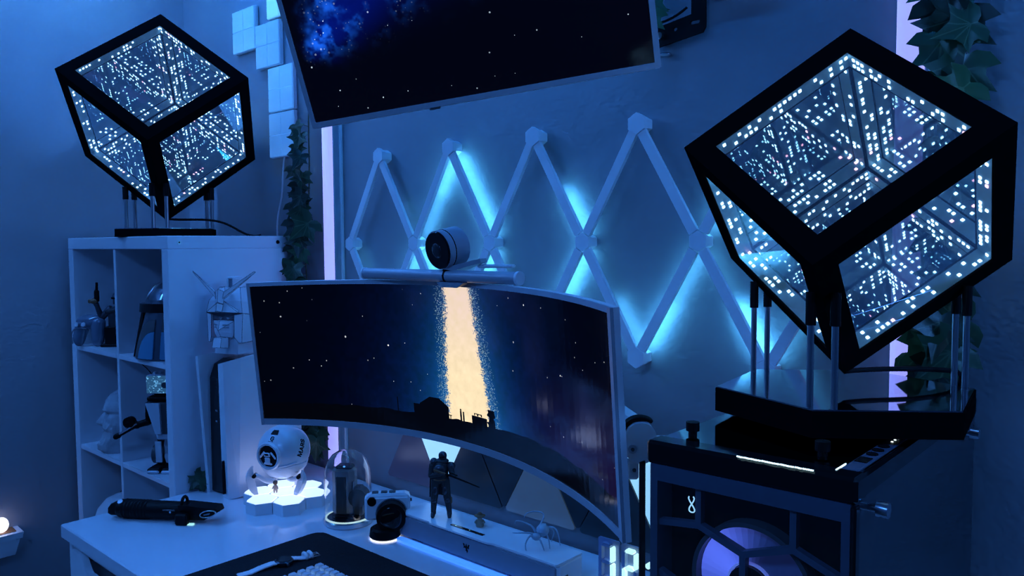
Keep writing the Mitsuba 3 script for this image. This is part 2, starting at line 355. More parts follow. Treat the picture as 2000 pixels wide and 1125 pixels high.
def connector(x, z, lab, r=.0235, y=-.0385):
    t = thing('light_connector', lab, 'connector', 'hexagonal connectors of the diamond wall light')
    part(t, 'cap', wallprism(ngon(r, 6, PI / 2, (x, z)), y, -.0262), 'm_white')
    part(t, 'mount', wallprism(ngon(.019, 6, PI / 2, (x, z)), -.0255, 0), 'm_white')
for i in range(6): connector(i * LL, ZM, f'white hexagonal connector at the {(ORD + ["sixth"])[i]} crossing of the diamond wall light from the left', .0215, -.0364)
for i in range(5):
    connector((i + .5) * LL, ZM + HH, f'white hexagonal connector at the {ORD[i]} upper peak of the diamond wall light')
    connector((i + .5) * LL, ZM - HH, f'white hexagonal connector at the {ORD[i]} lower point of the diamond wall light')

# ------------------------------------------------------------------ square light panels, upper left
SQ = [(-.46, 2.197, 'topmost and brightest square light panel, half behind the hanging screen', (.10, .38, .62)), (-.687, 2.117, 'leftmost square light panel near the room corner', (.012, .075, .22)),
      (-.535, 2.042, 'square light panel second from the left, beside the hanging screen', (.008, .06, .20)), (-.462, 1.887, 'square light panel second from the bottom of its column', (.02, .12, .36)),
      (-.462, 1.735, 'lowest square light panel, with the white cable below it', (.018, .10, .32))]
for x, z, lab, em in SQ:
    t = thing('square_light_panel', lab, 'light panel', 'square light panels on the wall')
    part(t, 'frame', cbox(.149, .012, .149, (x + .075, -.007, z + .075), .002), 'm_white')
    for sx in (0, 1):
        for sz in (0, 1):
            part(t, 'quadrant', cbox(.0722, .006, .0722, (x + .0385 + sx * .0730, -.0155, z + .0385 + sz * .0730), .0012), 'm_white', emitter=emit(em, .08))
t = thing('square_light_panel', 'white square light panel at the top edge right of the black mount', 'light panel', 'square light panels on the wall')
part(t, 'frame', cbox(.149, .012, .149, (1.247, -.007, 2.0), .002), 'm_white'); part(t, 'quadrant', cbox(.146, .008, .146, (1.247, -.015, 2.0), .002), 'm_white')
solo('panel_cable', tube(curve([(-.387, -.006, 1.738), (-.388, -.012, 1.70), (-.40, -.014, 1.60), (-.425, -.015, 1.53), (-.43, -.014, 1.45), (-.43, -.014, 1.30), (-.42, -.014, 1.05)], 30), .003, 8), 'm_white', 'thin white cable hanging from the lowest square light panel', 'cable', smooth=True)

# ------------------------------------------------------------------ triangle panels low on the wall
def tri(x, up, lab, em, m):
    s, hh, z = .2335, .2035, .757
    P = Polygon([(x, z), (x + s, z), (x + s / 2, z + hh)] if up else [(x - s / 2, z + hh), (x + s / 2, z + hh), (x, z)]).buffer(-.009).buffer(.008, quad_segs=6)
    t = thing('triangle_light_panel', lab, 'light panel', 'triangle light panels above the desk')
    part(t, 'backing', wallprism(P.buffer(-.003), -.009, 0), 'm_black')
    part(t, 'face', wallprism(P, -.016, -.009), m, **({'emitter': emit(em, .3)} if em else {}))
mat('m_tri_dark', (.035, .045, .055), .2)
mat('m_tri_grey', (.26, .29, .31), .3)
TR = [(.135, 1, 'leftmost, dim purple triangle light panel above the desk', (.008, .009, .040), 'm_tri_dark'), (.370, 0, 'brightly lit triangle light panel behind the soldier figure', (.30, .60, 1.0), 'm_led'),
      (.370, 1, 'dark triangle light panel right of the bright one, point up', None, 'm_tri_dark'), (.605, 0, 'dark triangle light panel in the middle of the row, point down', None, 'm_tri_dark'),
      (.605, 1, 'grey triangle light panel behind the spider figure', (.014, .024, .034), 'm_tri_grey'), (.840, 0, 'dark triangle light panel right of the grey one', None, 'm_tri_dark'),
      (.840, 1, 'dark triangle light panel behind the lower right corner of the curved screen', None, 'm_tri_dark'), (1.075, 0, 'brightly lit triangle light panel right of the curved screen', (.28, .60, .86), 'm_led'),
      (1.075, 1, 'dark triangle light panel beside the computer case', None, 'm_tri_dark')]
for a in TR: tri(*a)

# ------------------------------------------------------------------ curved monitor
MC, MR_ = np.array([.734, -.321, 1.182]), Rot.from_euler('zxy', [-.052, .089, -.004]).as_matrix()
RC, MW, MH = 1.047, 1.184, .36
def arc(u, v, back=0.):                        # u, v in metres from the middle; back: distance behind the front face
    th = u / RC; q = np.array([(RC + back) * math.sin(th), RC - (RC + back) * math.cos(th), v]); q[1] = -(RC * (1 - math.cos(th))) + back * math.cos(th); return MC + MR_ @ q
def arc_sweep(poly, u0, u1, n=48):             # poly: (v, back)
    P = np.array([[arc(u, v, b) for v, b in poly] for u in np.linspace(u0, u1, n)]); k = len(poly); F = []
    for i in range(n - 1):
        for j in range(k):
            a, b, c, d = i * k + j, i * k + (j + 1) % k, (i + 1) * k + (j + 1) % k, (i + 1) * k + j; F += [[a, b, c], [a, c, d]]
    F += [[0, j + 1, j] for j in range(1, k - 1)] + [[(n - 1) * k, (n - 1) * k + j, (n - 1) * k + j + 1] for j in range(1, k - 1)]
    m = trimesh.Trimesh(P.reshape(-1, 3), F, process=False)
    return m if m.volume > 0 else trimesh.Trimesh(m.vertices, m.faces[:, ::-1], process=False)
def star_field(x, y, n, r, thr, seed):
    cx, cy = dr.floor(x * n), dr.floor(y * n)
    k = mikit.cell_rand(cx, cy, seed)
    dx, dy = x * n - cx - .2 - .6 * mikit.cell_rand(cx, cy, seed + 1), y * n - cy - .2 - .6 * mikit.cell_rand(cx, cy, seed + 2)
    rr = r * (.5 + mikit.cell_rand(cx, cy, seed + 3))
    return dr.select((k > thr) & (dx * dx + dy * dy < rr * rr), mi.Float(1), mi.Float(0)) * (.25 + .75 * mikit.cell_rand(cx, cy, seed + 4))
def beam_picture(p, n, uv):
    u, v = uv.x, uv.y; S = mikit.smoothstep
    x = u * 3.29
    # the beam of light
    tt = (v - .15) / .85
    cen = .543 - .010 * tt; half = .060 - .026 * dr.clip(tt * 1.1, 0, 1)
    nz = mikit.fbm(x * 26, v * 26, 3, 4); d = dr.abs(u - cen) - half
    edge = d + (mikit.noise(x * 140, v * 140) - .5) * .014 + (nz - .5) * .016
    core = 1 - S(-.004, .006, edge)
    spk = dr.select(mikit.cell_rand(x * 310, v * 310, 7) > .78 + 6.5 * dr.maximum(d, 0), mi.Float(1), mi.Float(0)) * dr.select((d > -.004) & (d < .045), mi.Float(1), mi.Float(0))
    glow = dr.exp(-dr.maximum(d, 0) * 13.0)
    teal = dr.exp(-dr.maximum(d, 0) * 34.0)
    sky = mi.Color3f(.0002, .0004, .0016) + mi.Color3f(.002, .016, .17) * dr.exp(-dr.maximum(d, 0) * 11.0) * (.35 + .8 * nz) * (.5 + .8 * (1 - v)) + mi.Color3f(.006, .11, .24) * dr.exp(-dr.maximum(d, 0) * 24.0) * (.25 + .85 * (1 - v))
    neb = mikit.fbm(x * 2.2, v * 2.2, 9, 3)
    sky += mi.Color3f(.004, .005, .022) * S(.45, .75, neb) * S(.25, .5, u) + mi.Color3f(.006, .002, .02) * S(.60, .95, u) * S(.75, .2, v)
    st = star_field(x, v, 6.0, .030, .72, 11) + star_field(x, v, 13, .040, .93, 31)
    sky += mi.Color3f(.75, .78, .85) * dr.minimum(st, 1)
    sky += mi.Color3f(.9, .9, .85) * dr.select(dr.square(x - .333 * 3.29) + dr.square(v - .577) < .000045, mi.Float(1), mi.Float(0))
    beam = mikit.mix((1.0, .80, .50), (.86, .66, .56), S(.35, 1, v) * (.4 + .9 * nz)) * (.90 + .22 * nz)
    col = sky * (1 - core) + beam * core
    col = col * (1 - spk * (1 - core)) + mi.Color3f(.35, .55, .62) * spk * (1 - core)
    # the dark land, a house, a tree, a car and two people
    land = .125 + .035 * S(.40, .75, u) + .012 * (mikit.noise(x * 18, 4) - .5) - .03 * S(.75, 1, u)
    dark = v < land
    dark |= (u > .388) & (u < .475) & (v < .192) & (v > .1)
    dark |= (u > .475) & (u < .492) & (v > .150) & (v < .156)
    dark |= ((dr.abs(u - .4885) < .0008)) & (v < .156)
    dark |= (u > .405) & (u < .484) & (v < .252 - dr.maximum(dr.abs(u - .446) - .013, 0) * 1.9) & (v > .1)
    dark |= (dr.abs(u - .518) < .0022) & (v < .198) & (v > .1)
    dark |= (dr.square((u - .518) * 3.29) + dr.square(v - .205) < .000045)
    dark |= (dr.abs(u - .5255) < .0019) & (v < .184) & (v > .1)
    dark |= (dr.square((u - .5255) * 3.29) + dr.square(v - .190) < .00004)
    dark |= (u > .549) & (u < .592) & (v < .188) & (v > .1)
    dark |= (u > .556) & (u < .578) & (v < .206) & (v > .19) & ((v > .201) | (dr.abs(u - .556) < .002) | (dr.abs(u - .566) < .002) | (dr.abs(u - .577) < .002))
    tr = .012 * (mikit.noise(x * 60, v * 60) - .5)
    dark |= (dr.abs(u - .606) < .010 + tr - .03 * dr.maximum(v - .21, 0)) & (v < .25) & (v > .1)
    dark |= (dr.abs(u - .345) < .0012) & (v < .22) & (v > .1)
    return dr.select(dark, mi.Color3f(.0006, .0007, .0012), col)
t = thing('curved_monitor', 'wide curved white framed monitor showing a beam of light over a night landscape', 'monitor')
bt, bs, bb = .009, .008, .016
part(t, 'housing', arc_sweep([(-MH / 2, .004), (MH / 2, .004), (MH / 2, .014), (-MH / 2, .014)], -MW / 2, MW / 2), 'm_white', 25)
part(t, 'back_shell', arc_sweep([(-MH / 2 + .012, .014), (MH / 2 - .012, .014), (MH / 2 - .07, .050), (-MH / 2 + .07, .050)], -MW * .40, MW * .40), 'm_white', 25)
part(t, 'bezel', arc_sweep([(MH / 2 - bt, -.001), (MH / 2, .001), (MH / 2, .0045), (MH / 2 - bt, .0045)], -MW / 2, MW / 2), 'm_bezel', 25)
b = part(t, 'bezel', arc_sweep([(-MH / 2, .001), (-MH / 2 + bb, -.001), (-MH / 2 + bb, .0045), (-MH / 2, .0045)], -MW / 2, MW / 2), 'm_bezel', 25)
for s in (-1, 1):
    ws = bs if s < 0 else .013
    part(t, 'bezel', arc_sweep([(-MH / 2, -.001), (MH / 2, -.001), (MH / 2, .0045), (-MH / 2, .0045)], *sorted((s * MW / 2, s * (MW / 2 - ws))), n=3), 'm_bezel', 25)
us = np.linspace(-MW / 2 + bs, MW / 2 - .013, 60); vs = (-MH / 2 + bb, MH / 2 - bt)
P = np.array([[arc(u, v, .0015) for u in us] for v in vs]).reshape(-1, 3); n = len(us)
F = [f for i in range(n - 1) for f in ([i, i + 1, n + i + 1], [i, n + i + 1, n + i])]
part(t, 'screen', trimesh.Trimesh(P, F, process=False), 'm_off', uv=np.array([[(k % n) / (n - 1), k // n] for k in range(2 * n)], float), emitter=emit(mikit.proc(beam_picture), .6))
m = cbox(.14, .06, .14, (0, .072, 0), .01); f = frame(MC, MR_)
part(t, 'mount_block', f(m), 'm_white')
t = thing('screen_mount', 'white jointed monitor arm with a black strap right of the curved monitor', 'monitor arm')
part(t, 'base', cat_([box(.05, .05, .012, (1.385, -.031, ZD + .006)), cyl((1.385, -.031, ZD + .012), (1.385, -.031, 1.085), .014, n=20)]), 'm_white', 30)
part(t, 'lower_arm', hull(np.vstack([box(.03, .03, .030, (1.375, -.040, 1.060)).vertices, box(.03, .03, .034, (1.17, -.225, 1.06)).vertices])), 'm_white')
part(t, 'upper_arm', hull(np.vstack([box(.05, .03, .05, (.80, -.150, 1.185)).vertices, box(.03, .03, .045, (1.14, -.235, 1.085)).vertices])), 'm_white')
f = facing((1.155, -.245, 1.075))
el = prism(rpoly(.056, .075, .026), .05); el.vertices = np.c_[el.vertices[:, 0], el.vertices[:, 2] - .025, el.vertices[:, 1]]
e = part(t, 'elbow', f(el), 'm_white', 30)
part(e, 'pivot', f(cat_([cyl((-.016, -.0285, -.010), (-.016, -.0245, -.010), .008, n=20)])), 'm_bezel')
part(e, 'screw', f(cyl((-.016, -.0305, -.010), (-.016, -.028, -.010), .0035, n=12)), 'm_dark')
part(e, 'top_pad', f(ell((.004, -.004, .0365), (.014, .012, .003), 2)), 'm_bezel', True)
lug = part(t, 'lug', f(cbox(.022, .03, .034, (-.014, -.006, -.052), .004)), 'm_white')
part(lug, 'screw', f(cyl((-.012, -.0235, -.050), (-.012, -.0205, -.050), .0035, n=14)), 'm_dark')
st = [(-.030, .0, -.066), (-.034, -.012, -.03), (-.034, -.012, .005), (-.026, -.012, .030), (-.008, -.012, .042), (.012, -.010, .041), (.022, -.006, .036)]
part(t, 'strap', f(cat_([tube(curve([(a, b + q, c) for a, b, c in st], 24), .0042, 8) for q in (0, .008, .016)])), 'm_black', True)

# light bar and webcam on the monitor
t = thing('monitor_light_bar', 'white tube light bar lying along the top of the curved monitor', 'lamp')
f = frame((.723, -.352, 1.3745), rot('z', -.01))
part(t, 'tube', f(cyl((-.238, 0, 0), (.232, 0, 0), .0125, n=28)), 'm_bezel', 30)
part(t, 'end_cap', f(cyl((.232, 0, 0), (.238, 0, 0), .0135, n=28)), 'm_white', 30); part(t, 'end_cap', f(cyl((-.243, 0, 0), (-.238, 0, 0), .0135, n=28)), 'm_white', 30)
part(t, 'ring', f(cyl((.034, 0, 0), (.038, 0, 0), .0137, n=28)), 'm_black', 30)
part(t, 'clip', f(hull([(.02, -.016, -.012), (.10, -.016, -.012), (.085, -.020, -.022), (.035, -.020, -.022), (.02, .02, -.010), (.10, .02, -.010)])), 'm_bluegrey')
t = thing('webcam', 'round white webcam with a black glass front on top of the curved monitor', 'webcam')
Rw = rot('z', -.10) @ rot('x', .20)
f = frame((.755, -.350, 1.432), Rw)            # lens looks along local -y
def ycyl(y0, y1, r, r1=None, n=36): return cyl((0, y0, 0), (0, y1, 0), r, r1, n)
part(t, 'barrel', f(cat_([ycyl(-.022, -.006, .0405), ycyl(-.006, .030, .0405), ycyl(.030, .036, .0405, .032)])), 'm_bezel', 30)
part(t, 'seam', f(ycyl(-.0075, -.0055, .0409)), 'm_black', 30)
g = part(t, 'front_glass', f(ycyl(-.026, -.022, .0375, .0395)), 'm_black_gloss', 30)
part(g, 'lens', f(ell((0, -.0255, 0), (.016, .004, .016), 3)), 'm_smoke', True)
f = facing((.768, -.346, 1.3905), -.25)
part(t, 'hinge', f(cbox(.022, .022, .012, (-.008, 0, -.002), .003)), 'm_black')
part(t, 'stand', f(hull([(-.02, -.016, .0), (.004, -.016, -.005), (.004, .03, -.005), (.064, -.016, .020), (.064, .03, .020), (.066, -.016, .012), (.066, .03, .012), (.02, .03, -.005)])), 'm_bezel')
part(t, 'clamp', f(cbox(.075, .03, .007, (.092, .01, .004), .003)), 'm_white')

# ------------------------------------------------------------------ screen hanging above
TU, TRT, TN = np.array([.1, -.369, .924]), np.array([.799, .584, .147]), np.array([.594, -.723, -.353])
TRT /= np.linalg.norm(TRT); TU -= TRT * (TU @ TRT); TU /= np.linalg.norm(TU); TN = np.cross(TRT, TU)
if TN[1] > 0: TN = -TN
f = frame((.547, -.526, 1.680), np.c_[TRT, TU, TN])
TW, TH = .715, .42
t = thing('wall_screen', 'tilted flat white framed screen showing a blue nebula, high on the wall', 'screen')
part(t, 'housing', f(cbox(TW, TH, .014, (TW / 2, TH / 2, -.010), .003)), 'm_white')
fr = sbox(0, 0, TW, TH).difference(sbox(.009, .011, TW - .012, TH - .009))
m = prism(fr, .006); m.apply_translation([0, 0, -.003]); part(t, 'bezel', f(m), 'm_bezel')
part(t, 'lower_trim', f(cbox(TW - .004, .003, .006, (TW / 2, -.002, -.012), .001)), 'm_white')
part(t, 'sensor', f(cbox(.022, .004, .008, (TW * .36, -.003, -.002), .001)), 'm_dark')
def nebula(p, n, uv):
    x, y = uv.x * 1.7, uv.y; S = mikit.smoothstep
    a = (x - .07) * .70 - (y - .30) * .71; l = (x - .07) * .71 + (y - .30) * .70   # across and along the band
    w = .045 + .26 * dr.clip(l, 0, 1); nz = mikit.fbm(x * 9, y * 9, 2, 4)
    b = dr.exp(-dr.square((a + (nz - .5) * .12) / w)) * S(-.03, .10, l)
    br = S(.42, .72, nz)
    col = mi.Color3f(.0006, .0008, .004) + mi.Color3f(.0, .006, .17) * b * (.4 + nz) + mi.Color3f(.01, .14, .85) * b * br * S(.3, .7, mikit.fbm(x * 28, y * 28, 5, 3))
    st = star_field(x, y, 9, .030, .74, 61) + star_field(x, y, 60, .22, .80, 81) * b * br
    return col + mi.Color3f(.6, .75, .9) * dr.minimum(st, 1)
part(t, 'screen', f(sheet([(.009, .011, 0), (TW - .012, .011, 0), (TW - .012, TH - .009, 0), (.009, TH - .009, 0)])), 'm_off', uv=UVQ, emitter=emit(mikit.proc(nebula), .3))
t = thing('wall_mount', 'black slotted steel wall bracket behind the hanging screen', 'bracket')
pl = Polygon([(1.03, 1.845), (1.16, 1.862), (1.166, 1.872), (1.166, 2.15), (1.135, 2.15), (1.135, 1.902), (1.03, 1.886)])
for x, z, w in ((1.143, 1.885, .022), (1.098, 1.879, .010)): pl = pl.difference(rpoly(w, .008, .0038, x, z))
part(t, 'plate', wallprism(pl, -.022, -.016), 'm_black')
part(t, 'spacer', cat_([box(.02, .017, .02, (1.07, -.009, 1.868)), box(.02, .017, .05, (1.15, -.009, 2.08))]), 'm_black')
part(t, 'bolt', cyl((1.065, -.030, 1.870), (1.065, -.022, 1.870), .0075, n=14), 'm_steel', 30)
part(t, 'arm', cat_([hull(np.vstack([box(.02, .012, .03, (1.15, -.028, 2.05)).vertices, box(.02, .02, .03, (.93, -.15, 1.98)).vertices])), hull(np.vstack([box(.02, .02, .03, (.93, -.15, 1.98)).vertices, box(.06, .02, .06, (.86, -.345, 1.985)).vertices]))]), 'm_black')
part(t, 'wire', tube(curve([(1.13, -.03, 1.915), (1.08, -.035, 1.895), (1.03, -.04, 1.892), (.98, -.05, 1.89)], 14), .0025, 6), 'm_black', True)
solo('cable_clip', cat_([ell((1.068, -.012, 1.833), (.015, .012, .005), 2)]), 'm_steel', 'small silver clip on the wall under the black bracket', 'clip', smooth=True)

# ------------------------------------------------------------------ computer case
t = thing('computer_case', 'large black glass computer case on the desk under the right cube', 'computer')
x0, x1, y0, y1, zb, zt = 1.417, 1.664, -.635, -.062, ZD, 1.195
part(t, 'body', box(x1 - x0 - .014, y1 - y0 - .036, zt - zb - .030, ((x0 + x1) / 2, (y0 + y1) / 2 + .018, (zb + zt) / 2 + .006)), 'm_black')
part(t, 'side_panel', cbox(.005, y1 - y0 - .004, zt - zb - .036, (x1 - .0035, (y0 + y1) / 2 + .001, (zb + zt) / 2 - .003), .001), 'm_smoke')
part(t, 'side_panel', cbox(.005, y1 - y0 - .004, zt - zb - .036, (x0 + .0045, (y0 + y1) / 2 + .004, (zb + zt) / 2 - .003), .001), 'm_smoke')
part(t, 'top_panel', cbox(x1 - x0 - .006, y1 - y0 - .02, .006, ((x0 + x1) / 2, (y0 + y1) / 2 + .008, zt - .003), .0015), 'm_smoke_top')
part(t, 'top_edge', cat_([cbox(x1 - x0 + .006, .034, .029, ((x0 + x1) / 2, y0 + .013, zt - .0135), .004), cbox(.010, y1 - y0 - .03, .026, (x1 - .003, (y0 + y1) / 2 + .01, zt - .014), .003), cbox(.008, y1 - y0 - .03, .026, (x0 + .003, (y0 + y1) / 2 + .01, zt - .014), .003)]), 'm_black_gloss')
for x in (x0 + .04, x1 - .04):
    for y in (y0 + .06, y1 - .06): part(t, 'foot', cyl((x, y, zb), (x, y, zb + .022), .016, n=18), 'm_black')
fr = sbox(x0 + .003, zb + .02, x1 - .004, zt - .028).difference(sbox(x0 + .013, zb + .035, x1 - .013, zt - .048))
part(t, 'front_frame', wallprism(fr, y0 - .002, y0 + .034), 'm_bluegrey')
part(t, 'edge_strip', cbox(.0032, .012, zt - zb - .05, (x0 - .0125, y0 + .004, (zb + zt) / 2 - .005), .001), 'm_black')
part(t, 'corner_post', cbox(.005, .012, zt - zb - .05, (x1 - .0005, y0 + .004, (zb + zt) / 2 - .005), .001), 'm_black_gloss')
A = dict(a=(1.483, 1.150), b=(1.483, 1.101), c=(1.5395, 1.0805), d=(1.598, 1.101), e=(1.598, 1.150), f=(1.5395, 1.171), g=(1.430, 1.094), h=(1.652, 1.080), i=(1.5395, 1.030), j=(1.455, 1.170), k=(1.630, 1.170),
         l=(1.483, 1.010), m=(1.598, 1.010), n=(1.430, 1.030), o=(1.652, 1.030), p=(1.483, .96), q=(1.598, .96), r=(1.5395, .94), s=(1.430, .945), u=(1.652, .945), v=(1.5395, .89), w=(1.483, .87), x=(1.598, .87), y=(1.430, .88), z=(1.652, .88), A=(1.483, .80), B=(1.598, .80), C=(1.5395, .76))
for e in 'ab bc cd de af fe bg dh ci aj ek il im ln mo lp mq pr rq ps qu rv vw vx wy xz wA xB AC BC'.split():
    p, q = np.array(A[e[0]]), np.array(A[e[1]]); d = q - p; L_ = np.linalg.norm(d)
    part(t, 'lattice_strut', box(L_ + .004, .010, .0075, ((p[0] + q[0]) / 2, y0 + .008, (p[1] + q[1]) / 2), rot('y', -math.atan2(d[1], d[0]))), 'm_bluegrey')
scene_glass = sheet([(x0 - .013, y0 - .006, zb + .03), (x1 + .001, y0 - .006, zb + .03), (x1 + .001, y0 - .006, zt - .03), (x0 - .013, y0 - .006, zt - .03)])
part(t, 'front_glass', scene_glass, 'm_glass', uv=UVQ)
mat('m_blade', (.10, .12, .20), .35)
for zc in (1.040, .885):
    fan = part(t, 'fan', wallprism(Point(1.544, zc).buffer(.0745, quad_segs=16).difference(Point(1.544, zc).buffer(.069, quad_segs=16)), y0 + .014, y0 + .034), 'm_dark')
    for k in range(48):
        a0, a1 = k * PI / 24, (k + 1) * PI / 24
        v = np.array([(1.544 + rr * math.cos(a), yy, zc + rr * math.sin(a)) for rr, y0_, y1_ in ((.026, y0 + .018, y0 + .021), (.068, y0 + .026, y0 + .029)) for a in (a0, a1) for yy in (y0_, y1_)])
        part(fan, 'painted_glow_segment', hull(v), 'm_blade', emitter=emit(np.array([.026, .045, .26]) * (.14 + 3.4 * max(0, -math.cos((a0 + a1) / 2 + .5)) ** 2.5) * (1 if zc > 1 else .5), .03))  # glow graded brighter to the left: side light painted into the segments
    hb = part(fan, 'hub', cyl((1.544, y0 + .010, zc), (1.544, y0 + .034, zc), .025, n=30), 'm_black_gloss', 30)
    part(fan, 'light_ring', wallprism(Point(1.544, zc).buffer(.0285, quad_segs=12).difference(Point(1.544, zc).buffer(.026, quad_segs=12)), y0 + .014, y0 + .018), 'm_led', emitter=emit((.05, .06, .3), .05))
part(t, 'hook_glint', tube([(1.475 + .0034 * math.sin(2 * a) * (1 if a < PI else 1.2), y0 + .002, 1.126 + .010 * math.cos(a)) for a in np.linspace(.3, 2 * PI - .5, 26)], .0009, 6), 'm_led', emitter=emit((.3, .6, .85), .01))  # bright hook-shaped reflection on the case front, built as a glowing loop
for x, y in ((1.446, -.578), (1.606, -.568)): part(t, 'top_knob', cat_([cyl((x, y, zt), (x, y, zt + .006), .0055, n=20), cyl((x, y, zt + .006), (x, y, zt + .017), .0085, n=20)]), 'm_black', 30)
for y, z in ((-.588, 1.153), (-.139, 1.150), (-.588, .78), (-.139, .78)):
    k = part(t, 'thumb_screw', cat_([cyl((x1 - .001, y, z), (x1 + .008, y, z), .0045, n=18), cyl((x1 + .008, y, z), (x1 + .020, y, z), .0085, n=22)]), 'm_steel', 30)
io = part(t, 'port_panel', cbox(.018, .25, .003, (1.650, -.485, zt + .0005), .001), 'm_bluegrey')
for k in range(3): part(io, 'button', cyl((1.650, -.535 + k * .022, zt + .001), (1.650, -.535 + k * .022, zt + .0035), .0065, n=18), 'm_black')
part(io, 'usb_port', box(.013, .022, .0012, (1.650, -.565, zt + .0024)), 'm_black')
for k in range(3): part(io, 'led', ell((1.651, -.462 + k * .012, zt + .0025), (.0016, .0016, .0012), 1), 'm_led', emitter=emit((1.2, 1.6, 1.6), .005))
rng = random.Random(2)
part(t, 'led_strip_or_glint', cat_([box(.0035, .002, .0016, (1.536 + k * .0042, y0 - .004 + .0012 * rng.random(), zt + .0012)) for k in range(21) if rng.random() < .98]), 'm_led', kind='stuff', emitter=emit((.9, 1.5, 1.6), .02))  # glowing bits stand in for an LED reflection along the case edge
part(t, 'led_strip_or_glint', cat_([box(.0014, .0035, .0016, (1.639, -.618 + k * .0045, zt + .0012)) for k in range(7)]), 'm_led', kind='stuff', emitter=emit((.9, 1.5, 1.6), .01))  # short reflected streak, likewise built as a glowing part

# ------------------------------------------------------------------ sound bar
t = thing('sound_bar', 'white sound bar with a blue glow underneath, on the desk below the curved monitor', 'speaker')
sx0, sx1, sy0, sy1, sz0, sz1 = .463, .962, -.246, -.157, .724, .784
part(t, 'body', cbox(sx1 - sx0, sy1 - sy0 - .004, sz1 - sz0 - .002, ((sx0 + sx1) / 2, (sy0 + sy1) / 2 + .002, (sz0 + sz1) / 2 - .001), .006), 'm_white')
mat('m_grille', (.20, .22, .27), .7)
part(t, 'grille', cbox(sx1 - sx0 - .010, .006, sz1 - sz0 - .012, ((sx0 + sx1) / 2, sy0 + .002, (sz0 + sz1) / 2 - .003), .002), 'm_grille')
top = Polygon([(sx0 + .004, sy0 - .001), (.575, sy0 - .001), (.583, sy0 - .006), (.770, sy0 - .006), (.778, sy0 - .001), (sx1 - .004, sy0 - .001), (sx1 - .001, sy0 + .004), (sx1 - .001, sy1 - .003), (sx1 - .004, sy1), (sx0 + .004, sy1), (sx0 + .001, sy1 - .003), (sx0 + .001, sy0 + .004)])
m = prism(top, .004); m.apply_translation([0, 0, sz1 - .004]); part(t, 'top_plate', m, 'm_white_gloss')
bs = part(t, 'button_strip', cbox(.105, .009, .0012, (.682, sy0 + .020, sz1 + .0004), .0004), 'm_black_gloss')
for k in (.645, .690): part(bs, 'led', ell((k, sy0 + .020, sz1 + .001), (.0018, .0012, .0006), 1), 'm_led', emitter=emit((.5, 1.4, 1.0), .003))
em = [(-.0105, .0095), (-.0050, .0085), (-.0060, .0040), (-.0025, .0045), (0, .0105), (.0025, .0045), (.0060, .0045), (.0050, .0085), (.0105, .0095), (.0080, .0040), (.0085, 0), (.0045, .0010), (.0030, -.0020), (.0052, -.0055), (.0020, -.0110), (.0012, -.0065), (-.0022, -.0050), (-.0005, -.0015), (-.0045, .0005), (-.0085, -.0015), (-.0075, .0040)]
part(t, 'emblem', wallprism([(.700 + x, .752 + z) for x, z in em], sy0 - .0018, sy0 + .001), 'm_black', label='black three headed emblem on the front of the bar')
part(t, 'end_port', cbox(.001, .03, .018, (sx1 + .0002, sy0 + .02, .745), .0004), 'm_dark')
for x in (sx0 + .05, sx1 - .05): part(t, 'foot', cbox(.04, .06, .008, (x, (sy0 + sy1) / 2, ZD + .004), .002), 'm_black')
m = prism(rpoly(.482, .020, .0098, (sx0 + sx1) / 2, sy0 - .010), .006); m.apply_translation([0, 0, ZD]); part(t, 'light_strip', m, 'm_led', emitter=emit(np.array([.03, .17, .95]), .5))

# ------------------------------------------------------------------ figures on the sound bar
mat('m_armour', (.07, .075, .09), .3, .7); mat('m_fig', (.025, .024, .026), .6)
S = .000175
def fx(px, py, y=0.): return ((px - 305) * S, y, (1000 - py) * S)
f = (lambda g: (lambda m: g(trimesh.Trimesh(m.vertices * [1.1, 1.1, 1.02], m.faces, process=False))))(facing((.572, -.205, sz1)))
t = thing('soldier_figure', 'small dark armoured soldier figure with a cape, standing on the sound bar', 'figurine')
bn = [(fx(300, 470), .014, fx(310, 300, .002), .016), (fx(310, 300), .015, fx(330, 215), .0065), (fx(245, 500), .0105, fx(225, 740, -.002), .0080), (fx(360, 500), .0105, fx(390, 760, -.001), .0080), (fx(225, 740, -.002), .0075, fx(210, 940), .0055), (fx(390, 760), .0075, fx(412, 945), .0055),
      (fx(212, 940), .0058, fx(205, 980, -.009), .0042), (fx(412, 945), .0058, fx(416, 984, -.009), .0042), (fx(212, 300), .0085, fx(190, 430, -.003), .0068), (fx(190, 430, -.003), .0066, fx(320, 385, -.019), .0048), (fx(425, 300), .0085, fx(450, 395, -.006), .0062), (fx(450, 395, -.006), .006, fx(478, 412, -.017), .0046),
      (fx(320, 385, -.019), .0048, fx(345, 380, -.021), .0040), (fx(478, 412, -.017), .0046, fx(492, 420, -.019), .0038)]
body = part(t, 'body', f(blob(bn, .0022, 4)), 'm_fig', True)
part(t, 'helmet', f(cat_([ell(fx(335, 160), (.0090, .0098, .0092), 3), cyl(fx(335, 215), fx(335, 165), .0078, .0092, 20)])), 'm_armour', True)
part(t, 'visor', f(cbox(.0125, .003, .0035, fx(333, 172, -.0085), .001)), 'm_black_gloss')
part(t, 'scarf', f(ell(fx(325, 238), (.0155, .012, .0068), 2)), 'm_fig', True)
part(t, 'chest_plate', f(ell(fx(300, 340, -.012), (.0135, .008, .013), 2)), 'm_armour', True)
for c in ((225, 245), (445, 305)): part(t, 'shoulder_plate', f(ell(fx(*c), (.0085, .0095, .0088), 2)), 'm_armour', True)
for c in ((240, 630), (362, 630)): part(t, 'thigh_plate', f(ell(fx(*c, -.0085), (.0058, .0042, .0110), 2)), 'm_armour', True)
for c in ((225, 770), (395, 765)): part(t, 'knee_plate', f(ell(fx(*c, -.007), (.0052, .0036, .0060), 2)), 'm_armour', True)
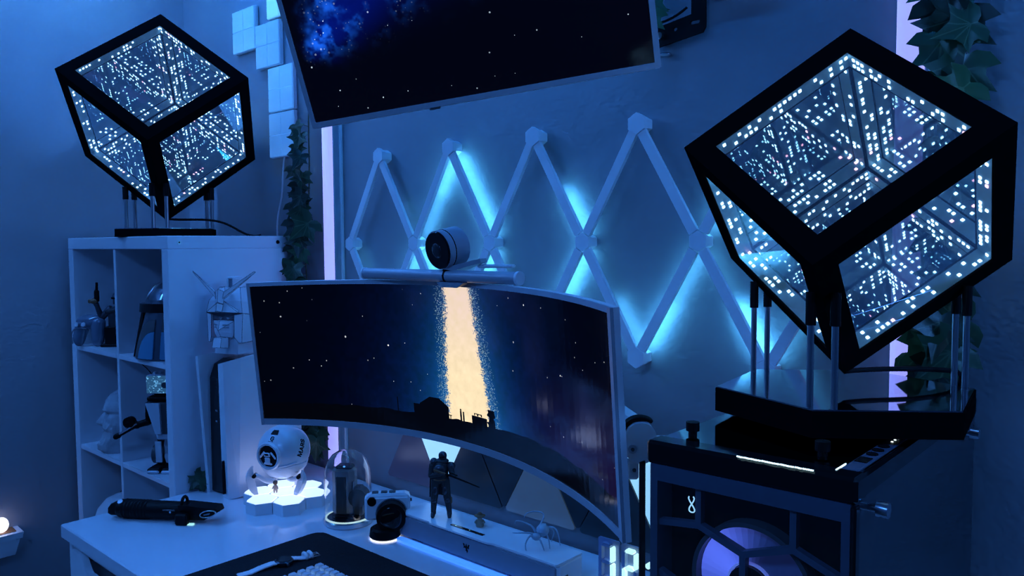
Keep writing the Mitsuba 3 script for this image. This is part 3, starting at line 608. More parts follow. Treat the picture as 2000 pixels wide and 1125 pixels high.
part(t, 'belt', f(ell(fx(300, 480), (.0170, .0150, .0042), 2)), 'm_brown', True)
part(t, 'holster', f(cbox(.006, .007, .016, fx(432, 775), .002)), 'm_brown')
cape = []
for s, z in ((0, 250), (.3, 380), (.7, 560), (1, 745)):
    for k, xx in enumerate(np.linspace(-1, 1, 9)): cape.append(fx(290 + xx * (105 + 25 * s), z, .012 + .010 * s - .016 * abs(xx) ** 2 + .002 * math.sin(k * 2.2)))
F = [g for r in range(3) for k in range(8) for g in ([r * 9 + k, r * 9 + k + 1, r * 9 + 10 + k], [r * 9 + k, r * 9 + 10 + k, r * 9 + 9 + k])]
cp = trimesh.Trimesh(cape, F, process=False); back = cp.vertices + [0, .0008, 0]
part(t, 'cape', f(trimesh.Trimesh(np.vstack([cp.vertices, back]), np.vstack([cp.faces, cp.faces[:, ::-1] + 36]), process=False)), 'm_fig', True)
t = thing('toy_rifle', 'thin black toy rifle held by the soldier figure', 'toy gun')
gx = [fx(240, 330, -.020), fx(380, 372, -.024), fx(520, 425, -.027), fx(660, 482, -.030), fx(800, 540, -.033)]
part(t, 'barrel', f(cat_([tube([gx[1], gx[2], gx[3], gx[4]], [.0024, .0021, .0017, .0013], 8)])), 'm_black', True)
part(t, 'stock', f(hull(np.vstack([ell(gx[0], (.0018, .0018, .0035), 1).vertices, ell(gx[1], (.0014, .0018, .0022), 1).vertices]))), 'm_brown')
part(t, 'scope', f(cyl(np.array(fx(440, 355, -.025)), np.array(fx(530, 392, -.027)), .0011, n=10)), 'm_black')
t = thing('small_figurine', 'tiny robed figurine with a wide brown hat on the sound bar', 'figurine')
f = facing((.690, -.192, sz1))
part(t, 'body', f(lathe([(0, 0), (.0085, 0), (.0100, .004), (.0085, .012), (.0055, .0185), (0, .0195)], 20)), 'm_cloth', 40)
part(t, 'head', f(ell((0, -.001, .0225), (.0068, .0064, .0058), 2)), 'm_skin', True)
part(t, 'hat', f(lathe([(0, .0345), (.0040, .0335), (.0062, .029), (.0130, .0265), (.0125, .0255), (0, .0265)], 24)), 'm_brown', 40)
for s in (-1, 1): part(t, 'arm', f(cat_([tube([(s * .0065, 0, .016), (s * .0105, -.004, .011), (s * .0085, -.008, .012)], .0024, 8)])), 'm_cloth', True)
t = thing('spider_figure', 'pale translucent toy spider with thin legs on the right end of the sound bar', 'figurine')
mat('m_spider', (.36, .46, .54), .25)
f = facing((.872, -.192, sz1))
q = .000333
def sp(px, py, y=0.): return ((px - 1210) * q, y, .0325 - (py - 690) * q)
ab = ell(sp(1228, 682, .004), (.014, .018, .0125), 3); ab.vertices += (meshkit.noise(ab.vertices * 260)[:, None] - .5) * .003
part(t, 'abdomen', f(ab), 'm_spider', True)
part(t, 'head', f(ell(sp(1182, 712, -.010), (.010, .010, .0075), 3)), 'm_spider', True)
for k, (pts) in enumerate([[(1195, 690, .004), (1222, 640, .012), (1236, 598, .02), (1180, 582, .026), (1108, 628, .03)], [(1180, 695, 0), (1150, 655, .006), (1110, 640, .01), (1050, 634, .012), (1048, 650, .012)], [(1178, 705, -.006), (1130, 690, -.006), (1080, 690, -.006), (1030, 688, -.006)], [(1175, 715, -.012), (1140, 700, -.018), (1122, 720, -.022), (1118, 786, -.024)],
                           [(1215, 695, .01), (1262, 676, .012), (1298, 672, .010), (1330, 722, .006), (1340, 785, .002)], [(1215, 698, .012), (1268, 690, .022), (1303, 715, .026), (1296, 755, .026), (1288, 786, .024)], [(1195, 718, -.012), (1210, 728, -.02), (1224, 760, -.024), (1232, 787, -.026)], [(1215, 705, -.002), (1245, 690, -.008), (1262, 722, -.012), (1270, 787, -.016)]]):
    pts = curve([sp(*a) for a in pts], 16); pts[:, 2] = np.maximum(pts[:, 2], .0012)
    part(t, 'leg', f(tube(pts, np.linspace(.0026, .0010, 16), 8)), 'm_spider', True)

# ------------------------------------------------------------------ clock with segment digits
t = thing('digital_clock', 'white digital clock with lit segment digits, partly behind the computer case', 'clock')
mat('m_seg', (.30, .36, .55), .3)
cw, ch, cy_ = .026, .033, -.25
def seg(cx, zm, k):                            # a..g
    h, v, w, g = cw / 2, ch, .0048, .0010
    H_ = lambda z: [(cx - h + g + w / 2, z), (cx - h + g + w, z + w / 2 + .001), (cx + h - g - w, z + w / 2 + .001), (cx + h - g - w / 2, z), (cx + h - g - w, z - w / 2 - .001), (cx - h + g + w, z - w / 2 - .001)]
    V_ = lambda x, z0, z1: [(x, z0 + g), (x + w / 2 + .001, z0 + g + w / 2), (x + w / 2 + .001, z1 - g - w / 2), (x, z1 - g), (x - w / 2 - .001, z1 - g - w / 2), (x - w / 2 - .001, z0 + g + w / 2)]
    return {'a': H_(zm + v), 'g': H_(zm), 'd': H_(zm - v), 'b': V_(cx + h, zm, zm + v), 'c': V_(cx + h, zm - v, zm), 'f': V_(cx - h, zm, zm + v), 'e': V_(cx - h, zm - v, zm)}[k]
for cx, on in ((1.088, 'bc'), (1.141, 'abged'), (1.222, 'bc'), (1.275, 'afgcd')):
    d = part(t, 'digit', wallprism(sbox(cx - .021, .790, cx + .021, .868).buffer(.003, quad_segs=4), cy_ + .004, cy_ + .008), 'm_seg')
    for k in 'abcdefg':
        part(d, 'segment', wallprism(seg(cx, .829, k), cy_ - .006, cy_ + .004), 'm_led' if k in on else 'm_seg', **({'emitter': emit((.55, .95, .85), .03)} if k in on else {}))
for z in (.812, .846): part(t, 'colon_dot', cyl((1.1815, cy_ - .006, z), (1.1815, cy_ + .004, z), .0055, n=18), 'm_led', emitter=emit((.55, .95, .85), .02))
part(t, 'stand', cat_([cbox(.25, .012, .010, (1.181, cy_ + .006, .782), .002), cbox(.012, .010, .068, (1.10, cy_ + .008, .748), .002), cbox(.012, .010, .068, (1.26, cy_ + .008, .748), .002), cbox(.24, .05, .006, (1.181, cy_ + .006, ZD + .003), .002)]), 'm_white')

# ------------------------------------------------------------------ hexagon lights and the round speaker
HC = np.array([.025, -.288]); HZ = .752
spots = [(0, 0, 'middle hexagon light tile under the round speaker')] + [(.0765, math.radians(-25 + 60 * k), n) for k, n in enumerate(('hexagon light tile at the right front, nearest the glass dome', 'hexagon light tile at the right back, beside the glass dome', 'hexagon light tile at the back right behind the speaker leg', 'hexagon light tile at the back left behind the speaker', 'hexagon light tile at the left, under the left claw of the speaker', 'hexagon light tile at the front left, nearest the desk edge'))]
for r, a, lab in spots:
    c = HC + r * np.array([math.cos(a), math.sin(a)])
    t = thing('hexagon_light', 'white lit ' + lab, 'light tile', 'hexagon light tiles on the desk')
    m = prism(ngon(.0432, 6, math.radians(5), c), HZ - ZD - .004); m.apply_translation([0, 0, ZD]); part(t, 'body', m, 'm_white')
    m = prism(Polygon(ngon(.0432, 6, math.radians(5), c)).buffer(-.0030), .0038); m.apply_translation([0, 0, HZ - .004]); part(t, 'face', m, 'm_led', emitter=emit(np.array([.66, .82, 1.35]), .35))
SC = np.array([.018, -.285, .869]); SR = .0715
t = thing('round_speaker', 'white round speaker on three claw legs, standing on the hexagon lights', 'speaker')
mat('m_speaker', (.70, .71, .75), .2)
part(t, 'body', ell(SC, (SR, SR, SR * .97), 4), 'm_speaker', True)
fz = frame(SC, rot('z', YAW - .37) @ rot('x', .04))     # front of the speaker along local -y
def onball(az, el, r=SR): return np.array([r * math.sin(az) * math.cos(el), -r * math.cos(az) * math.cos(el), r * math.sin(el)])
n0 = onball(0, -.04, 1.)
ring = []
for rr, dd in ((.036, .060), (.0390, .0655), (.0360, .0720), (.0310, .0715), (.0295, .060)): ring.append((rr, dd))
rg = lathe(ring + [ring[0]], 40); rg.vertices = rg.vertices @ rot('x', PI / 2).T
part(t, 'front_ring', fz(rg), 'm_speaker', 30)
dv = lathe([(0, SR + .0004)] + [((SR + .0006) * math.sin(a), (SR + .0006) * math.cos(a)) for a in np.linspace(.05, .44, 8)] + [(.02, .05), (0, .05)], 36); dv.vertices = dv.vertices @ rot('x', PI / 2).T
dk = part(t, 'driver', fz(dv), 'm_black', 30)
mk = [cbox(.020, .005, .012, (0, -.0735, .006), .002), cbox(.017, .005, .016, (0, -.0725, -.010), .002), cbox(.006, .005, .024, (-.018, -.0705, .004), .002, rot('y', .75)), cbox(.006, .005, .024, (.018, -.0705, .004), .002, rot('y', -.75)), cbox(.028, .004, .006, (0, -.0705, -.020), .002)]
part(t, 'face_grille', fz(cat_(mk)), 'm_speaker'); part(dk, 'slot', fz(cbox(.012, .004, .005, (0, -.0755, .007), .001)), 'm_black')
ch = [(0, -.0685), (.03, -.064), (.046, -.054), (.056, -.044), (.052, -.040), (0, -.050)]
part(t, 'lower_collar', frame(SC)(lathe([(0, -.078), (.026, -.0765), (.046, -.066), (.062, -.045), (.0655, -.032), (.062, -.03), (0, -.05)], 40)), 'm_speaker', 30)
for k in range(4):
    a = np.linspace(.42 + .06 * k, 1.15, 9); part(t, 'fin', fz(tube([onball(x, -.42 - .10 * k + .12 * (x - .4), SR * 1.0) for x in a], .0030, 6)), 'm_speaker', True)
tx = meshkit.text_mesh('G', .012, .0008, True); tx.apply_translation([-.0045, 0, 0])
def wrap(m, az, el, tilt=0.):                  # lettering laid on the ball
    m = m.copy(); v = m.vertices; c, s = math.cos(tilt), math.sin(tilt); x, y = v[:, 0] * c - v[:, 1] * s, v[:, 0] * s + v[:, 1] * c
    m.vertices = np.array([onball(az + a / (SR * math.cos(el)), el + b / SR, SR * 1.001 + d) for a, b, d in zip(x, y, v[:, 2])]); return fz(m)
part(t, 'letter', wrap(tx, .06, .62), 'm_black'); part(t, 'patch', wrap(prism(rpoly(.019, .016, .002), .0006), .10, .98), 'm_black')
part(t, 'line', wrap(prism(rpoly(.014, .0012, .0005), .0006), .06, .585), 'm_black')
part(t, 'lettering', wrap(meshkit.text_mesh('MARS', .013, .0008, True), 1.30, -.16, 1.05), 'm_black')
fl = facing((SC[0], SC[1], HZ))
px = .00144
def lg(x, y, d=0.): return ((x - 556) * px, d, (959 - y) * px)
for nm, hip, pts, claw in (('left', 0, [(541, 926, -.012), (534, 936, -.020), (526, 935, -.024), (517, 929, -.028), (505, 923, -.030)], [(499, 905, -.026), (492, 922, -.030), (495, 940, -.034), (509, 962, -.036)]), ('right', 1, [(566, 926, -.02), (575, 932, -.024), (583, 930, -.028), (590, 925, -.03)], [(596, 914, -.026), (600, 925, -.030), (596, 945, -.036), (584, 966, -.040)]), ('rear', 2, [(560, 925, .012), (566, 932, .028), (572, 925, .04)], [(575, 910, .040), (580, 925, .044), (578, 940, .044), (571, 957, .040)])):
    lgk = part(t, 'leg', fl(tube(curve([lg(*a) for a in pts], 14), np.linspace(.0085, .0060, 14), 12)), 'm_speaker', True)
    P = curve([lg(*a) for a in claw], 16); P[:, 2] = np.maximum(P[:, 2], .001)
    w = np.interp(np.linspace(0, 1, 16), [0, .35, .7, 1], [.004, .0215, .0190, .0065]); cl = []
    side = 1 if nm == 'left' else -1
    for p_, w_ in zip(P, w): cl += [p_ + [side * w_ * .9, 0, 0], p_ - [side * w_ * .35, 0, 0], p_ + [0, w_ * .8, 0], p_ - [0, w_ * .8, 0]]
    hs = [hull(cl[4 * k:4 * k + 8]) for k in range(15)]
    part(lgk, 'claw', fl(cat_(hs)), 'm_speaker'); part(lgk, 'joint', fl(cyl(np.array(lg(*pts[-1])) + [0, -.012, 0], np.array(lg(*pts[-1])) + [0, .008, 0], .0052, n=18)), 'm_black')
t = thing('small_figurine', 'tiny white and brown figurine on the lit hexagon tile between the speaker legs', 'figurine')
f = facing((.018, -.315, HZ))
part(t, 'body', f(blob([((0, 0, .012), .0055, (0, 0, .020), .0045), ((-.003, 0, .010), .0030, (-.0035, -.001, .0018), .0018), ((.003, 0, .010), .0030, (.0035, -.001, .0018), .0018), ((-.004, 0, .019), .0022, (-.0075, -.003, .013), .0016), ((.004, 0, .019), .0022, (.0075, -.003, .013), .0016)], .0015, 3)), 'm_skin', True)
part(t, 'head', f(ell((0, -.001, .0285), (.0062, .0058, .0055), 2)), 'm_brown', True); part(t, 'cap', f(ell((0, 0, .0315), (.0066, .0062, .0038), 2)), 'm_dark', True)

# ------------------------------------------------------------------ glass dome, camera, hilt, mat, watch, keyboard
t = thing('display_dome', 'glass display dome with a lit ring at its base, beside the hexagon lights', 'display dome')
dc = (.280, -.262, ZD); f = frame(dc)
part(t, 'base', f(lathe([(0, 0), (.061, 0), (.0635, .003), (.0635, .013), (.061, .016), (0, .016)], 48)), 'm_steel', 30)
part(t, 'ring_light', f(lathe([(.0535, .0165), (.0575, .0165), (.0575, .0185), (.0535, .0185), (.0535, .0165)], 48)), 'm_led', emitter=emit((.42, .62, .55), .1))
part(t, 'floor', f(lathe([(0, .0160), (.053, .0160), (.053, .0172), (0, .0176)], 40)), 'm_black_gloss')
part(t, 'glass', f(lathe([(.0605, .016), (.0605, .120), (.059, .140), (.052, .162), (.040, .178), (.024, .188), (.010, .1915), (0, .192), (0, .1898), (.010, .1893), (.023, .1860), (.0385, .1762), (.0500, .1608), (.0568, .1392), (.0583, .120), (.0583, .016), (.0605, .016)], 64)), 'm_solid_glass', 30)
part(t, 'button', f(cyl((.0, -.0640, .007), (.0, -.0625, .007), .0022, n=12)), 'm_led')
mat('m_model', (.42, .43, .45), .4)
t = thing('display_model', 'dark grey model machine standing inside the glass dome', 'model')
f = facing((.280, -.262, ZD + .0175), -.12)
part(t, 'tower', f(cbox(.060, .044, .132, (-.010, .004, .0660), .012)), 'm_model')
part(t, 'front_strip', f(cbox(.030, .004, .100, (-.012, -.0165, .058), .002)), 'm_dark'); part(t, 'lid', f(cbox(.044, .034, .012, (-.008, .004, .128), .005)), 'm_dark')
part(t, 'side_wheel', f(cat_([cyl((.030, -.018, .052), (.030, .016, .052), .024, n=28), cbox(.026, .034, .080, (.028, .002, .040), .006)])), 'm_dark', 30)
part(t, 'vent', f(cbox(.004, .026, .050, (.018, -.002, .070), .001)), 'm_steel'); part(t, 'plinth', f(cbox(.070, .050, .008, (0, 0, .004), .002)), 'm_black')
t = thing('charging_base', 'round black base with a white glow around its foot, under the small camera', 'light base')
cb = (.437, -.268, ZD)
part(t, 'disc', frame(cb)(lathe([(0, .004), (.036, .004), (.0385, .007), (.036, .024), (.030, .028), (0, .028)], 40)), 'm_black', 30)
part(t, 'glow_ring', frame(cb)(lathe([(0, .0), (.034, .0), (.0365, .0015), (.0365, .004), (0, .004)], 40)), 'm_led', 30, emitter=emit((1.5, 1.5, 1.6), .3))
t = thing('small_camera', 'small white camera with a big black lens on a round glowing base', 'camera')
f = facing((.437, -.262, ZD + .028), .12)
part(t, 'body', f(cat_([cbox(.112, .034, .060, (.002, .016, .044), .006)])), 'm_white')
part(t, 'top_plate', f(hull([(-.05, .002, .073), (.056, .002, .073), (.056, .030, .073), (-.05, .030, .073), (-.035, .006, .079), (.045, .006, .079), (.045, .027, .079), (-.035, .027, .079)])), 'm_white')
for x in (-.028, -.006, .014): part(t, 'dial', f(cbox(.016, .014, .004, (x, .016, .080), .0015)), 'm_dark')
part(t, 'grip_window', f(cyl((-.036, -.003, .062), (-.036, .004, .062), .011, n=24)), 'm_black_gloss'); part(t, 'strap_ring', f(cyl((.058, .016, .058), (.062, .016, .058), .004, n=12)), 'm_dark')
ln = part(t, 'lens', f(cat_([tube([(.012, -.001, .030), (.012, -.030, .029)], [.037, .036], 36)])), 'm_black', 30)
part(ln, 'glass', f(ell((.012, -.029, .029), (.028, .006, .028), 3)), 'm_black_gloss', True); part(t, 'mount_ring', f(tube([(.012, .002, .030), (.012, -.003, .030)], [.0395, .0395], 36)), 'm_grey', 30)
part(t, 'neck', f(cbox(.03, .03, .018, (.005, .012, .008), .004)), 'm_black')

t = thing('toy_hilt', 'black ribbed toy sword hilt lying across the left end of the desk', 'toy')
hd = np.array([.261, .174, 0]); ha = math.atan2(hd[1], hd[0]); f = frame((-.228, -.652, ZD + .0265), rot('z', ha))
part(t, 'handle', f(tube([(.018, 0, 0), (.026, 0, 0), (.19, 0, 0), (.205, 0, 0)], [.020, .024, .024, .023], 28)), 'm_black', 30)
for k in range(8): part(t, 'rib', f(tube([(.036 + k * .0095, 0, 0), (.039 + k * .0095, 0, 0), (.042 + k * .0095, 0, 0)], [.0240, .0256, .0240], 28)), 'm_black', 30)
part(t, 'pommel', f(hull(np.vstack([box(.016, .026, .030, (.012, 0, 0)).vertices, box(.004, .020, .014, (-.006, 0, -.005)).vertices]))), 'm_black')
part(t, 'pommel_cap', f(cyl((.030, -.010, .0175), (.030, -.013, .0225), .007, n=18)), 'm_steel')
part(t, 'guard', f(cat_([tube([(.206, .016 * math.cos(a) * .9, .016 + .022 * math.sin(a)) for a in np.linspace(0, 2 * PI, 25)], .004, 8)])), 'm_black', True)
part(t, 'emitter', f(hull([(.200, -.022, -.018), (.200, .022, -.018), (.200, -.022, .022), (.200, .022, .022), (.300, -.022, .016), (.300, .022, .016), (.312, -.010, .008), (.312, .010, .008), (.270, -.020, -.016), (.270, .020, -.016)])), 'm_black')
part(t, 'tip_window', f(cat_([tube([(.283 + .022 * math.cos(a), -.0225, .002 + .0085 * math.sin(a) + .004 * math.cos(a)) for a in np.linspace(0, 2 * PI, 25)], .0018, 6), hull([(.270, -.0225, .000), (.290, -.0225, .006), (.288, -.0235, .001), (.272, -.0235, -.003)])])), 'm_steel', True)
b = part(t, 'switch_box', f(cbox(.034, .018, .030, (.216, -.031, -.011), .004)), 'm_black')
part(t, 'button', f(cyl((.180, -.024, .004), (.180, -.0265, .004), .0028, n=14)), 'm_steel'); part(t, 'rail', f(cbox(.035, .003, .004, (.175, -.0240, .008), .001)), 'm_dark')
part(t, 'glow', f(cbox(.020, .010, .003, (.236, -.026, -.0245), .001)), 'm_led', emitter=emit((.35, .75, .6), .03))

m = prism(rpoly(1.0, .40, .03, .785, -.553), .004); m.apply_translation([0, 0, ZD]); solo('desk_mat', m, 'm_mat', 'large black desk mat with rounded corners at the front of the desk', 'desk mat')
t = thing('wristwatch', 'watch with a white strap and a dark dial lying on the black desk mat', 'watch')
wd = np.array([.028, .155]); f = frame((.397, -.526, ZD + .004), rot('z', math.atan2(wd[1], wd[0])))
c = part(t, 'watch_case', f(lathe([(0, 0), (.019, 0), (.021, .003), (.021, .009), (.018, .0115), (0, .0115)], 36)), 'm_dark_metal', 30); part(c, 'dial', f(cyl((0, 0, .0115), (0, 0, .0122), .0172, n=32)), 'm_black_gloss')
part(c, 'crown', f(cyl((0, -.021, .006), (0, -.025, .006), .003, n=12)), 'm_steel')
for s, l in ((-1, .085), (1, .050)):
    xs_ = np.linspace(.019, .019 + l, 10); P = []
    for k, x in enumerate(xs_):
        z = .004 + .006 * math.exp(-((x - .019) / .018) ** 2) + (.004 * math.sin((x - .02) * 60) if s < 0 else 0)
        for y, dz in ((-.0100, 0), (.0100, 0), (.0095, .0025), (-.0095, .0025)): P.append((s * x, y, max(.0005, z - .003) + dz))
    part(t, 'strap', f(cat_([hull(P[4 * k:4 * k + 8]) for k in range(9)])), 'm_white')
for x in (.050, .062): part(t, 'keeper', f(tube(curve([(x, -.0115, .002), (x, -.010, .009), (x, 0, .0115), (x, .010, .009), (x, .0115, .002)], 14), .0040, 10)), 'm_white', True)
part(t, 'buckle', f(cat_([tube([(.069, -.011, .003), (.082, -.011, .003), (.082, .011, .003), (.069, .011, .003)], .0013, 8), tube([(.066, 0, .004), (.083, 0, .004)], .001, 6)])), 'm_steel', True)
t = thing('keyboard', 'keyboard with white backlit keys at the bottom edge on the black desk mat', 'keyboard')
f = frame((.502, -.498, ZD + .004), rot('z', -.02))
part(t, 'case', f(cbox(.33, .125, .020, (.168, -.0625, .010), .005)), 'm_dark'); mat('m_key', (.55, .57, .62), .35)
def key(x, y): return hull([(x - .0082, y - .0082, .021), (x + .0082, y - .0082, .021), (x - .0082, y + .0082, .021), (x + .0082, y + .0082, .021), (x - .0062, y - .0060, .0305), (x + .0062, y - .0060, .0305), (x - .0062, y + .0072, .0305), (x + .0062, y + .0072, .0305)])
for r in range(5):
    for k in range(16): part(t, 'key', f(key(.019 + k * .0192, -.018 - r * .0215)), 'm_key')
part(t, 'backlight', f(cat_([box(.304, .003, .0015, (.165, -.0075 - r * .0215, .0205)) for r in range(5)])), 'm_led', kind='stuff', emitter=emit((.7, 1.3, 1.5), .05))

# ------------------------------------------------------------------ game console and robot head
t = thing('game_console', 'tall white game console with a black core, standing on the desk beside the cube shelf', 'game console')
f = (lambda g: (lambda m: g(trimesh.Trimesh(m.vertices * [1, 1, 1.045], m.faces, process=False))))(frame((-.176, -.380, ZD), rot('z', .10)))
def plate(xc0, xc1, top0, top1):               # side plate: outline in (y, z), thickness between two x profiles
    V = []
    rows = [(.0, .000, .252), (.06, -.002, .250), (.20, -.006, .250), (.33, -.010, .252), (top0, -.012, .10), (top1, .05, .255)]
    zs = np.array([r[0] for r in rows])
    out = []
    yz = [(.004, 0), (.240, 0), (.240, top1), (.06, top0 + .012), (-.010, top0), (-.006, .20)]
    for y, z in yz:
        s = z / .38; fl = .010 * s * s
        out.append((xc0 + np.sign(xc0) * fl, y, z)); out.append((xc1 + np.sign(xc1) * fl, y + .004, z * .995 + .001))
    return out
rp = [(.012, .004, .0), (.052, -.004, .0), (.068, .02, .004), (.070, .24, .01), (.030, .24, .0), (.030, -.012, .372), (.056, -.014, .378), (.078, .03, .388), (.080, .24, .402), (.030, .24, .402)]
part(t, 'right_plate', f(hull(rp)), 'm_white'); part(t, 'slot', f(cbox(.0055, .010, .092, (.0350, -.0060, .060), .0015)), 'm_black')
lp = [(-.060, .0, .0), (-.052, .004, .0), (-.052, .24, .0), (-.062, .24, .0), (-.078, -.014, .385), (-.066, -.014, .388), (-.066, .24, .402), (-.078, .24, .402)]
part(t, 'left_plate', f(hull(lp)), 'm_white')
core = Polygon([(.012, .006), (.235, .006), (.235, .375), (.06, .375), (.03, .362), (.014, .325)])
m = prism(core, .082); m.vertices = np.c_[m.vertices[:, 2] - .052, m.vertices[:, 0], m.vertices[:, 1]]
if m.volume < 0: m.invert()
part(t, 'core', f(m), 'm_black_gloss'); part(t, 'foot', f(cbox(.15, .10, .007, (0, .12, .0035), .002)), 'm_black')
for z in (.205, .235): part(t, 'port', f(cbox(.009, .004, .005, (-.020, .0125, z), .001)), 'm_steel')

t = thing('model_robot', 'white robot head model with two antennas, standing on top of the game console', 'model head')
mat('m_robot', (.66, .68, .73), .5); mat('m_robot_dark', (.20, .22, .27), .5)
f = (lambda g: (lambda m: g(trimesh.Trimesh(m.vertices * 1.14, m.faces, process=False))))(facing((-.186, -.315, ZD + .411), -.36))
ROBOT = []
def hk(p): m = hull(p); ROBOT.append(m); return m
part(t, 'neck', f(hull([(-.036, -.030, 0), (.036, -.030, 0), (-.040, .045, 0), (.040, .045, 0), (-.034, -.026, .045), (.034, -.026, .045), (-.038, .04, .045), (.038, .04, .045)])), 'm_robot')
part(t, 'helmet', f(hk([(-.056, -.034, .105), (.056, -.034, .105), (-.062, .055, .085), (.062, .055, .085), (-.050, -.030, .135), (.050, -.030, .135), (-.032, -.010, .168), (.032, -.010, .168), (-.034, .045, .168), (.034, .045, .168), (-.056, .055, .12), (.056, .055, .12)])), 'm_robot')
part(t, 'brow', f(hk([(-.050, -.040, .106), (.050, -.040, .106), (0, -.052, .108), (-.046, -.036, .112), (.046, -.036, .112), (0, -.044, .140)])), 'm_robot')
part(t, 'crest', f(hk([(-.012, -.050, .128), (.012, -.050, .128), (0, -.058, .134), (-.014, -.046, .158), (.014, -.046, .158), (0, -.054, .166), (0, -.03, .17)])), 'm_robot')
part(t, 'crest_plate', f(hk([(-.010, -.054, .108), (.010, -.054, .108), (0, -.062, .112), (-.012, -.050, .127), (.012, -.050, .127), (0, -.060, .131)])), 'm_robot')
tc = part(t, 'top_box', f(cat_([cbox(.020, .036, .006, (0, .008, .192), .002), cbox(.004, .036, .030, (-.009, .008, .176), .001), cbox(.004, .036, .030, (.009, .008, .176), .001)])), 'm_robot'); part(tc, 'window', f(box(.014, .028, .026, (0, .008, .176))), 'm_robot_dark')
for s in (-1, 1):
    part(t, 'antenna', f(hk([(s * .010, -.050, .142), (s * .012, -.042, .142), (s * .014, -.050, .158), (s * .016, -.042, .158), (s * .096, -.034, .210), (s * .098, -.032, .208), (s * .094, -.033, .204)])), 'm_robot')
    e = part(t, 'ear', f(cat_([cyl((s * .054, .018, .128), (s * .064, .018, .128), .010, n=24)])), 'm_robot_dark')
    part(t, 'eye', f(hull([(s * .006, -.034, .094), (s * .036, -.030, .098), (s * .036, -.030, .088), (s * .010, -.034, .087), (s * .022, -.039, .092)])), 'm_steel')
    part(t, 'cheek_guard', f(hk([(s * .036, -.040, .100), (s * .056, -.032, .104), (s * .060, .02, .100), (s * .036, -.042, .045), (s * .052, -.034, .030), (s * .058, .02, .032), (s * .044, -.036, .030)])), 'm_robot')
    part(t, 'side_vent', f(hull([(s * .062, .004, .112), (s * .072, .012, .108), (s * .076, .040, .100), (s * .062, .004, .035), (s * .072, .012, .038), (s * .076, .040, .036), (s * .060, .05, .11), (s * .060, .05, .034)])), 'm_robot_dark')
part(t, 'eye_band', f(hk([(-.044, -.026, .082), (.044, -.026, .082), (-.044, -.026, .104), (.044, -.026, .104), (-.044, .01, .09), (.044, .01, .09)])), 'm_robot_dark')
mk = part(t, 'face_mask', f(hk([(-.034, -.036, .086), (.034, -.036, .086), (0, -.050, .086), (-.030, -.036, .052), (.030, -.036, .052), (0, -.058, .062), (-.024, -.034, .042), (.024, -.034, .042), (0, -.048, .046), (0, -.02, .06)])), 'm_robot')
for s in (-1, 1):
    for k in range(2): part(mk, 'slit', f(box(.016, .003, .0022, (s * .016, -.0475, .076 - k * .007), rot('z', s * .42))), 'm_robot_dark')
part(t, 'chin', f(hk([(-.013, -.066, .020), (.013, -.066, .020), (-.012, -.060, .044), (.012, -.060, .044), (-.013, -.036, .044), (.013, -.036, .044), (-.012, -.036, .016), (.012, -.036, .016)])), 'm_robot')

def seams(meshes, ang=.42, r=.0005):
    out = []
    for m in meshes:
        for (a, b), g in zip(m.face_adjacency_edges, m.face_adjacency_angles):
            if g > ang: out.append(tube(m.vertices[[a, b]], r, 5))
    return cat_(out)
part(t, 'panel_lines', f(seams(ROBOT)), 'm_dark', kind='stuff')
# ------------------------------------------------------------------ things in the cube shelf
Z1, Z2, Z3 = 1.095, .743, .391
mat('m_clear', (.10, .13, .18), .06, spec=1.)
mat('m_helmet', (.16, .18, .22), .16, .85); mat('m_helmet_blue', (.12, .34, .52), .22, .5)
t = thing('glass_gamepad', 'clear dark gamepad standing at the left end of the top shelf', 'gamepad')
f = facing((-.943, -.436, Z1), -.12)
part(t, 'grip', f(hull(np.vstack([ell((-.040, -.004, .030), (.020, .018, .030), 2).vertices, ell((-.026, 0, .075), (.024, .020, .022), 2).vertices]))), 'm_clear', True)
part(t, 'grip', f(hull(np.vstack([ell((.030, -.004, .028), (.022, .018, .028), 2).vertices, ell((.030, 0, .080), (.026, .020, .024), 2).vertices]))), 'm_clear', True)
part(t, 'shell', f(ell((.002, 0, .085), (.052, .019, .026), 3)), 'm_clear', True)
for x in (-.034, -.008): part(t, 'stick', f(cat_([cyl((x, -.016, .074), (x + .004, -.028, .078), .005, n=14), cyl((x + .004, -.028, .078), (x + .004, -.031, .079), .008, n=16)])), 'm_steel', 30)
part(t, 'trim', f(tube(curve([(-.060, -.010, .010), (-.064, -.010, .035), (-.052, -.016, .058), (-.02, -.021, .066), (0, -.021, .064)], 18), .0024, 8)), 'm_steel', True)
t = thing('bust_figure', 'dark armoured bust figure raising a toy blaster, on the top shelf beside the divider', 'figurine')
f = facing((-.893, -.385, Z1), .05)
part(t, 'pedestal', f(cat_([cbox(.060, .05, .070, (.016, 0, .035), .003), cbox(.076, .062, .010, (.012, 0, .005), .002)])), 'm_black')
part(t, 'torso', f(blob([((.014, 0, .072), .022, (.022, 0, .110), .030), ((.022, 0, .110), .028, (.028, 0, .138), .012), ((-.004, 0, .128), .013, (-.030, -.004, .098), .0105), ((-.030, -.004, .098), .010, (-.040, -.016, .145), .0075), ((-.040, -.016, .145), .0085, (-.044, -.020, .158), .0085), ((.05, 0, .128), .013, (.064, 0, .09), .011)], .004, 5)), 'm_armour', True)
part(t, 'helmet', f(cat_([ell((.030, -.002, .170), (.021, .023, .022), 3), cyl((.030, -.002, .146), (.030, -.002, .170), .019, .0208, 24)])), 'm_helmet', True)
part(t, 'visor', f(cbox(.028, .006, .007, (.026, -.0215, .168), .002)), 'm_black_gloss'); part(t, 'glove', f(ell((-.045, -.022, .158), (.013, .011, .010), 2)), 'm_brown', True)
part(t, 'collar', f(tube(curve([(-.006, -.018, .120), (.02, -.030, .126), (.048, -.020, .134)], 10), .007, 8)), 'm_fig', True)
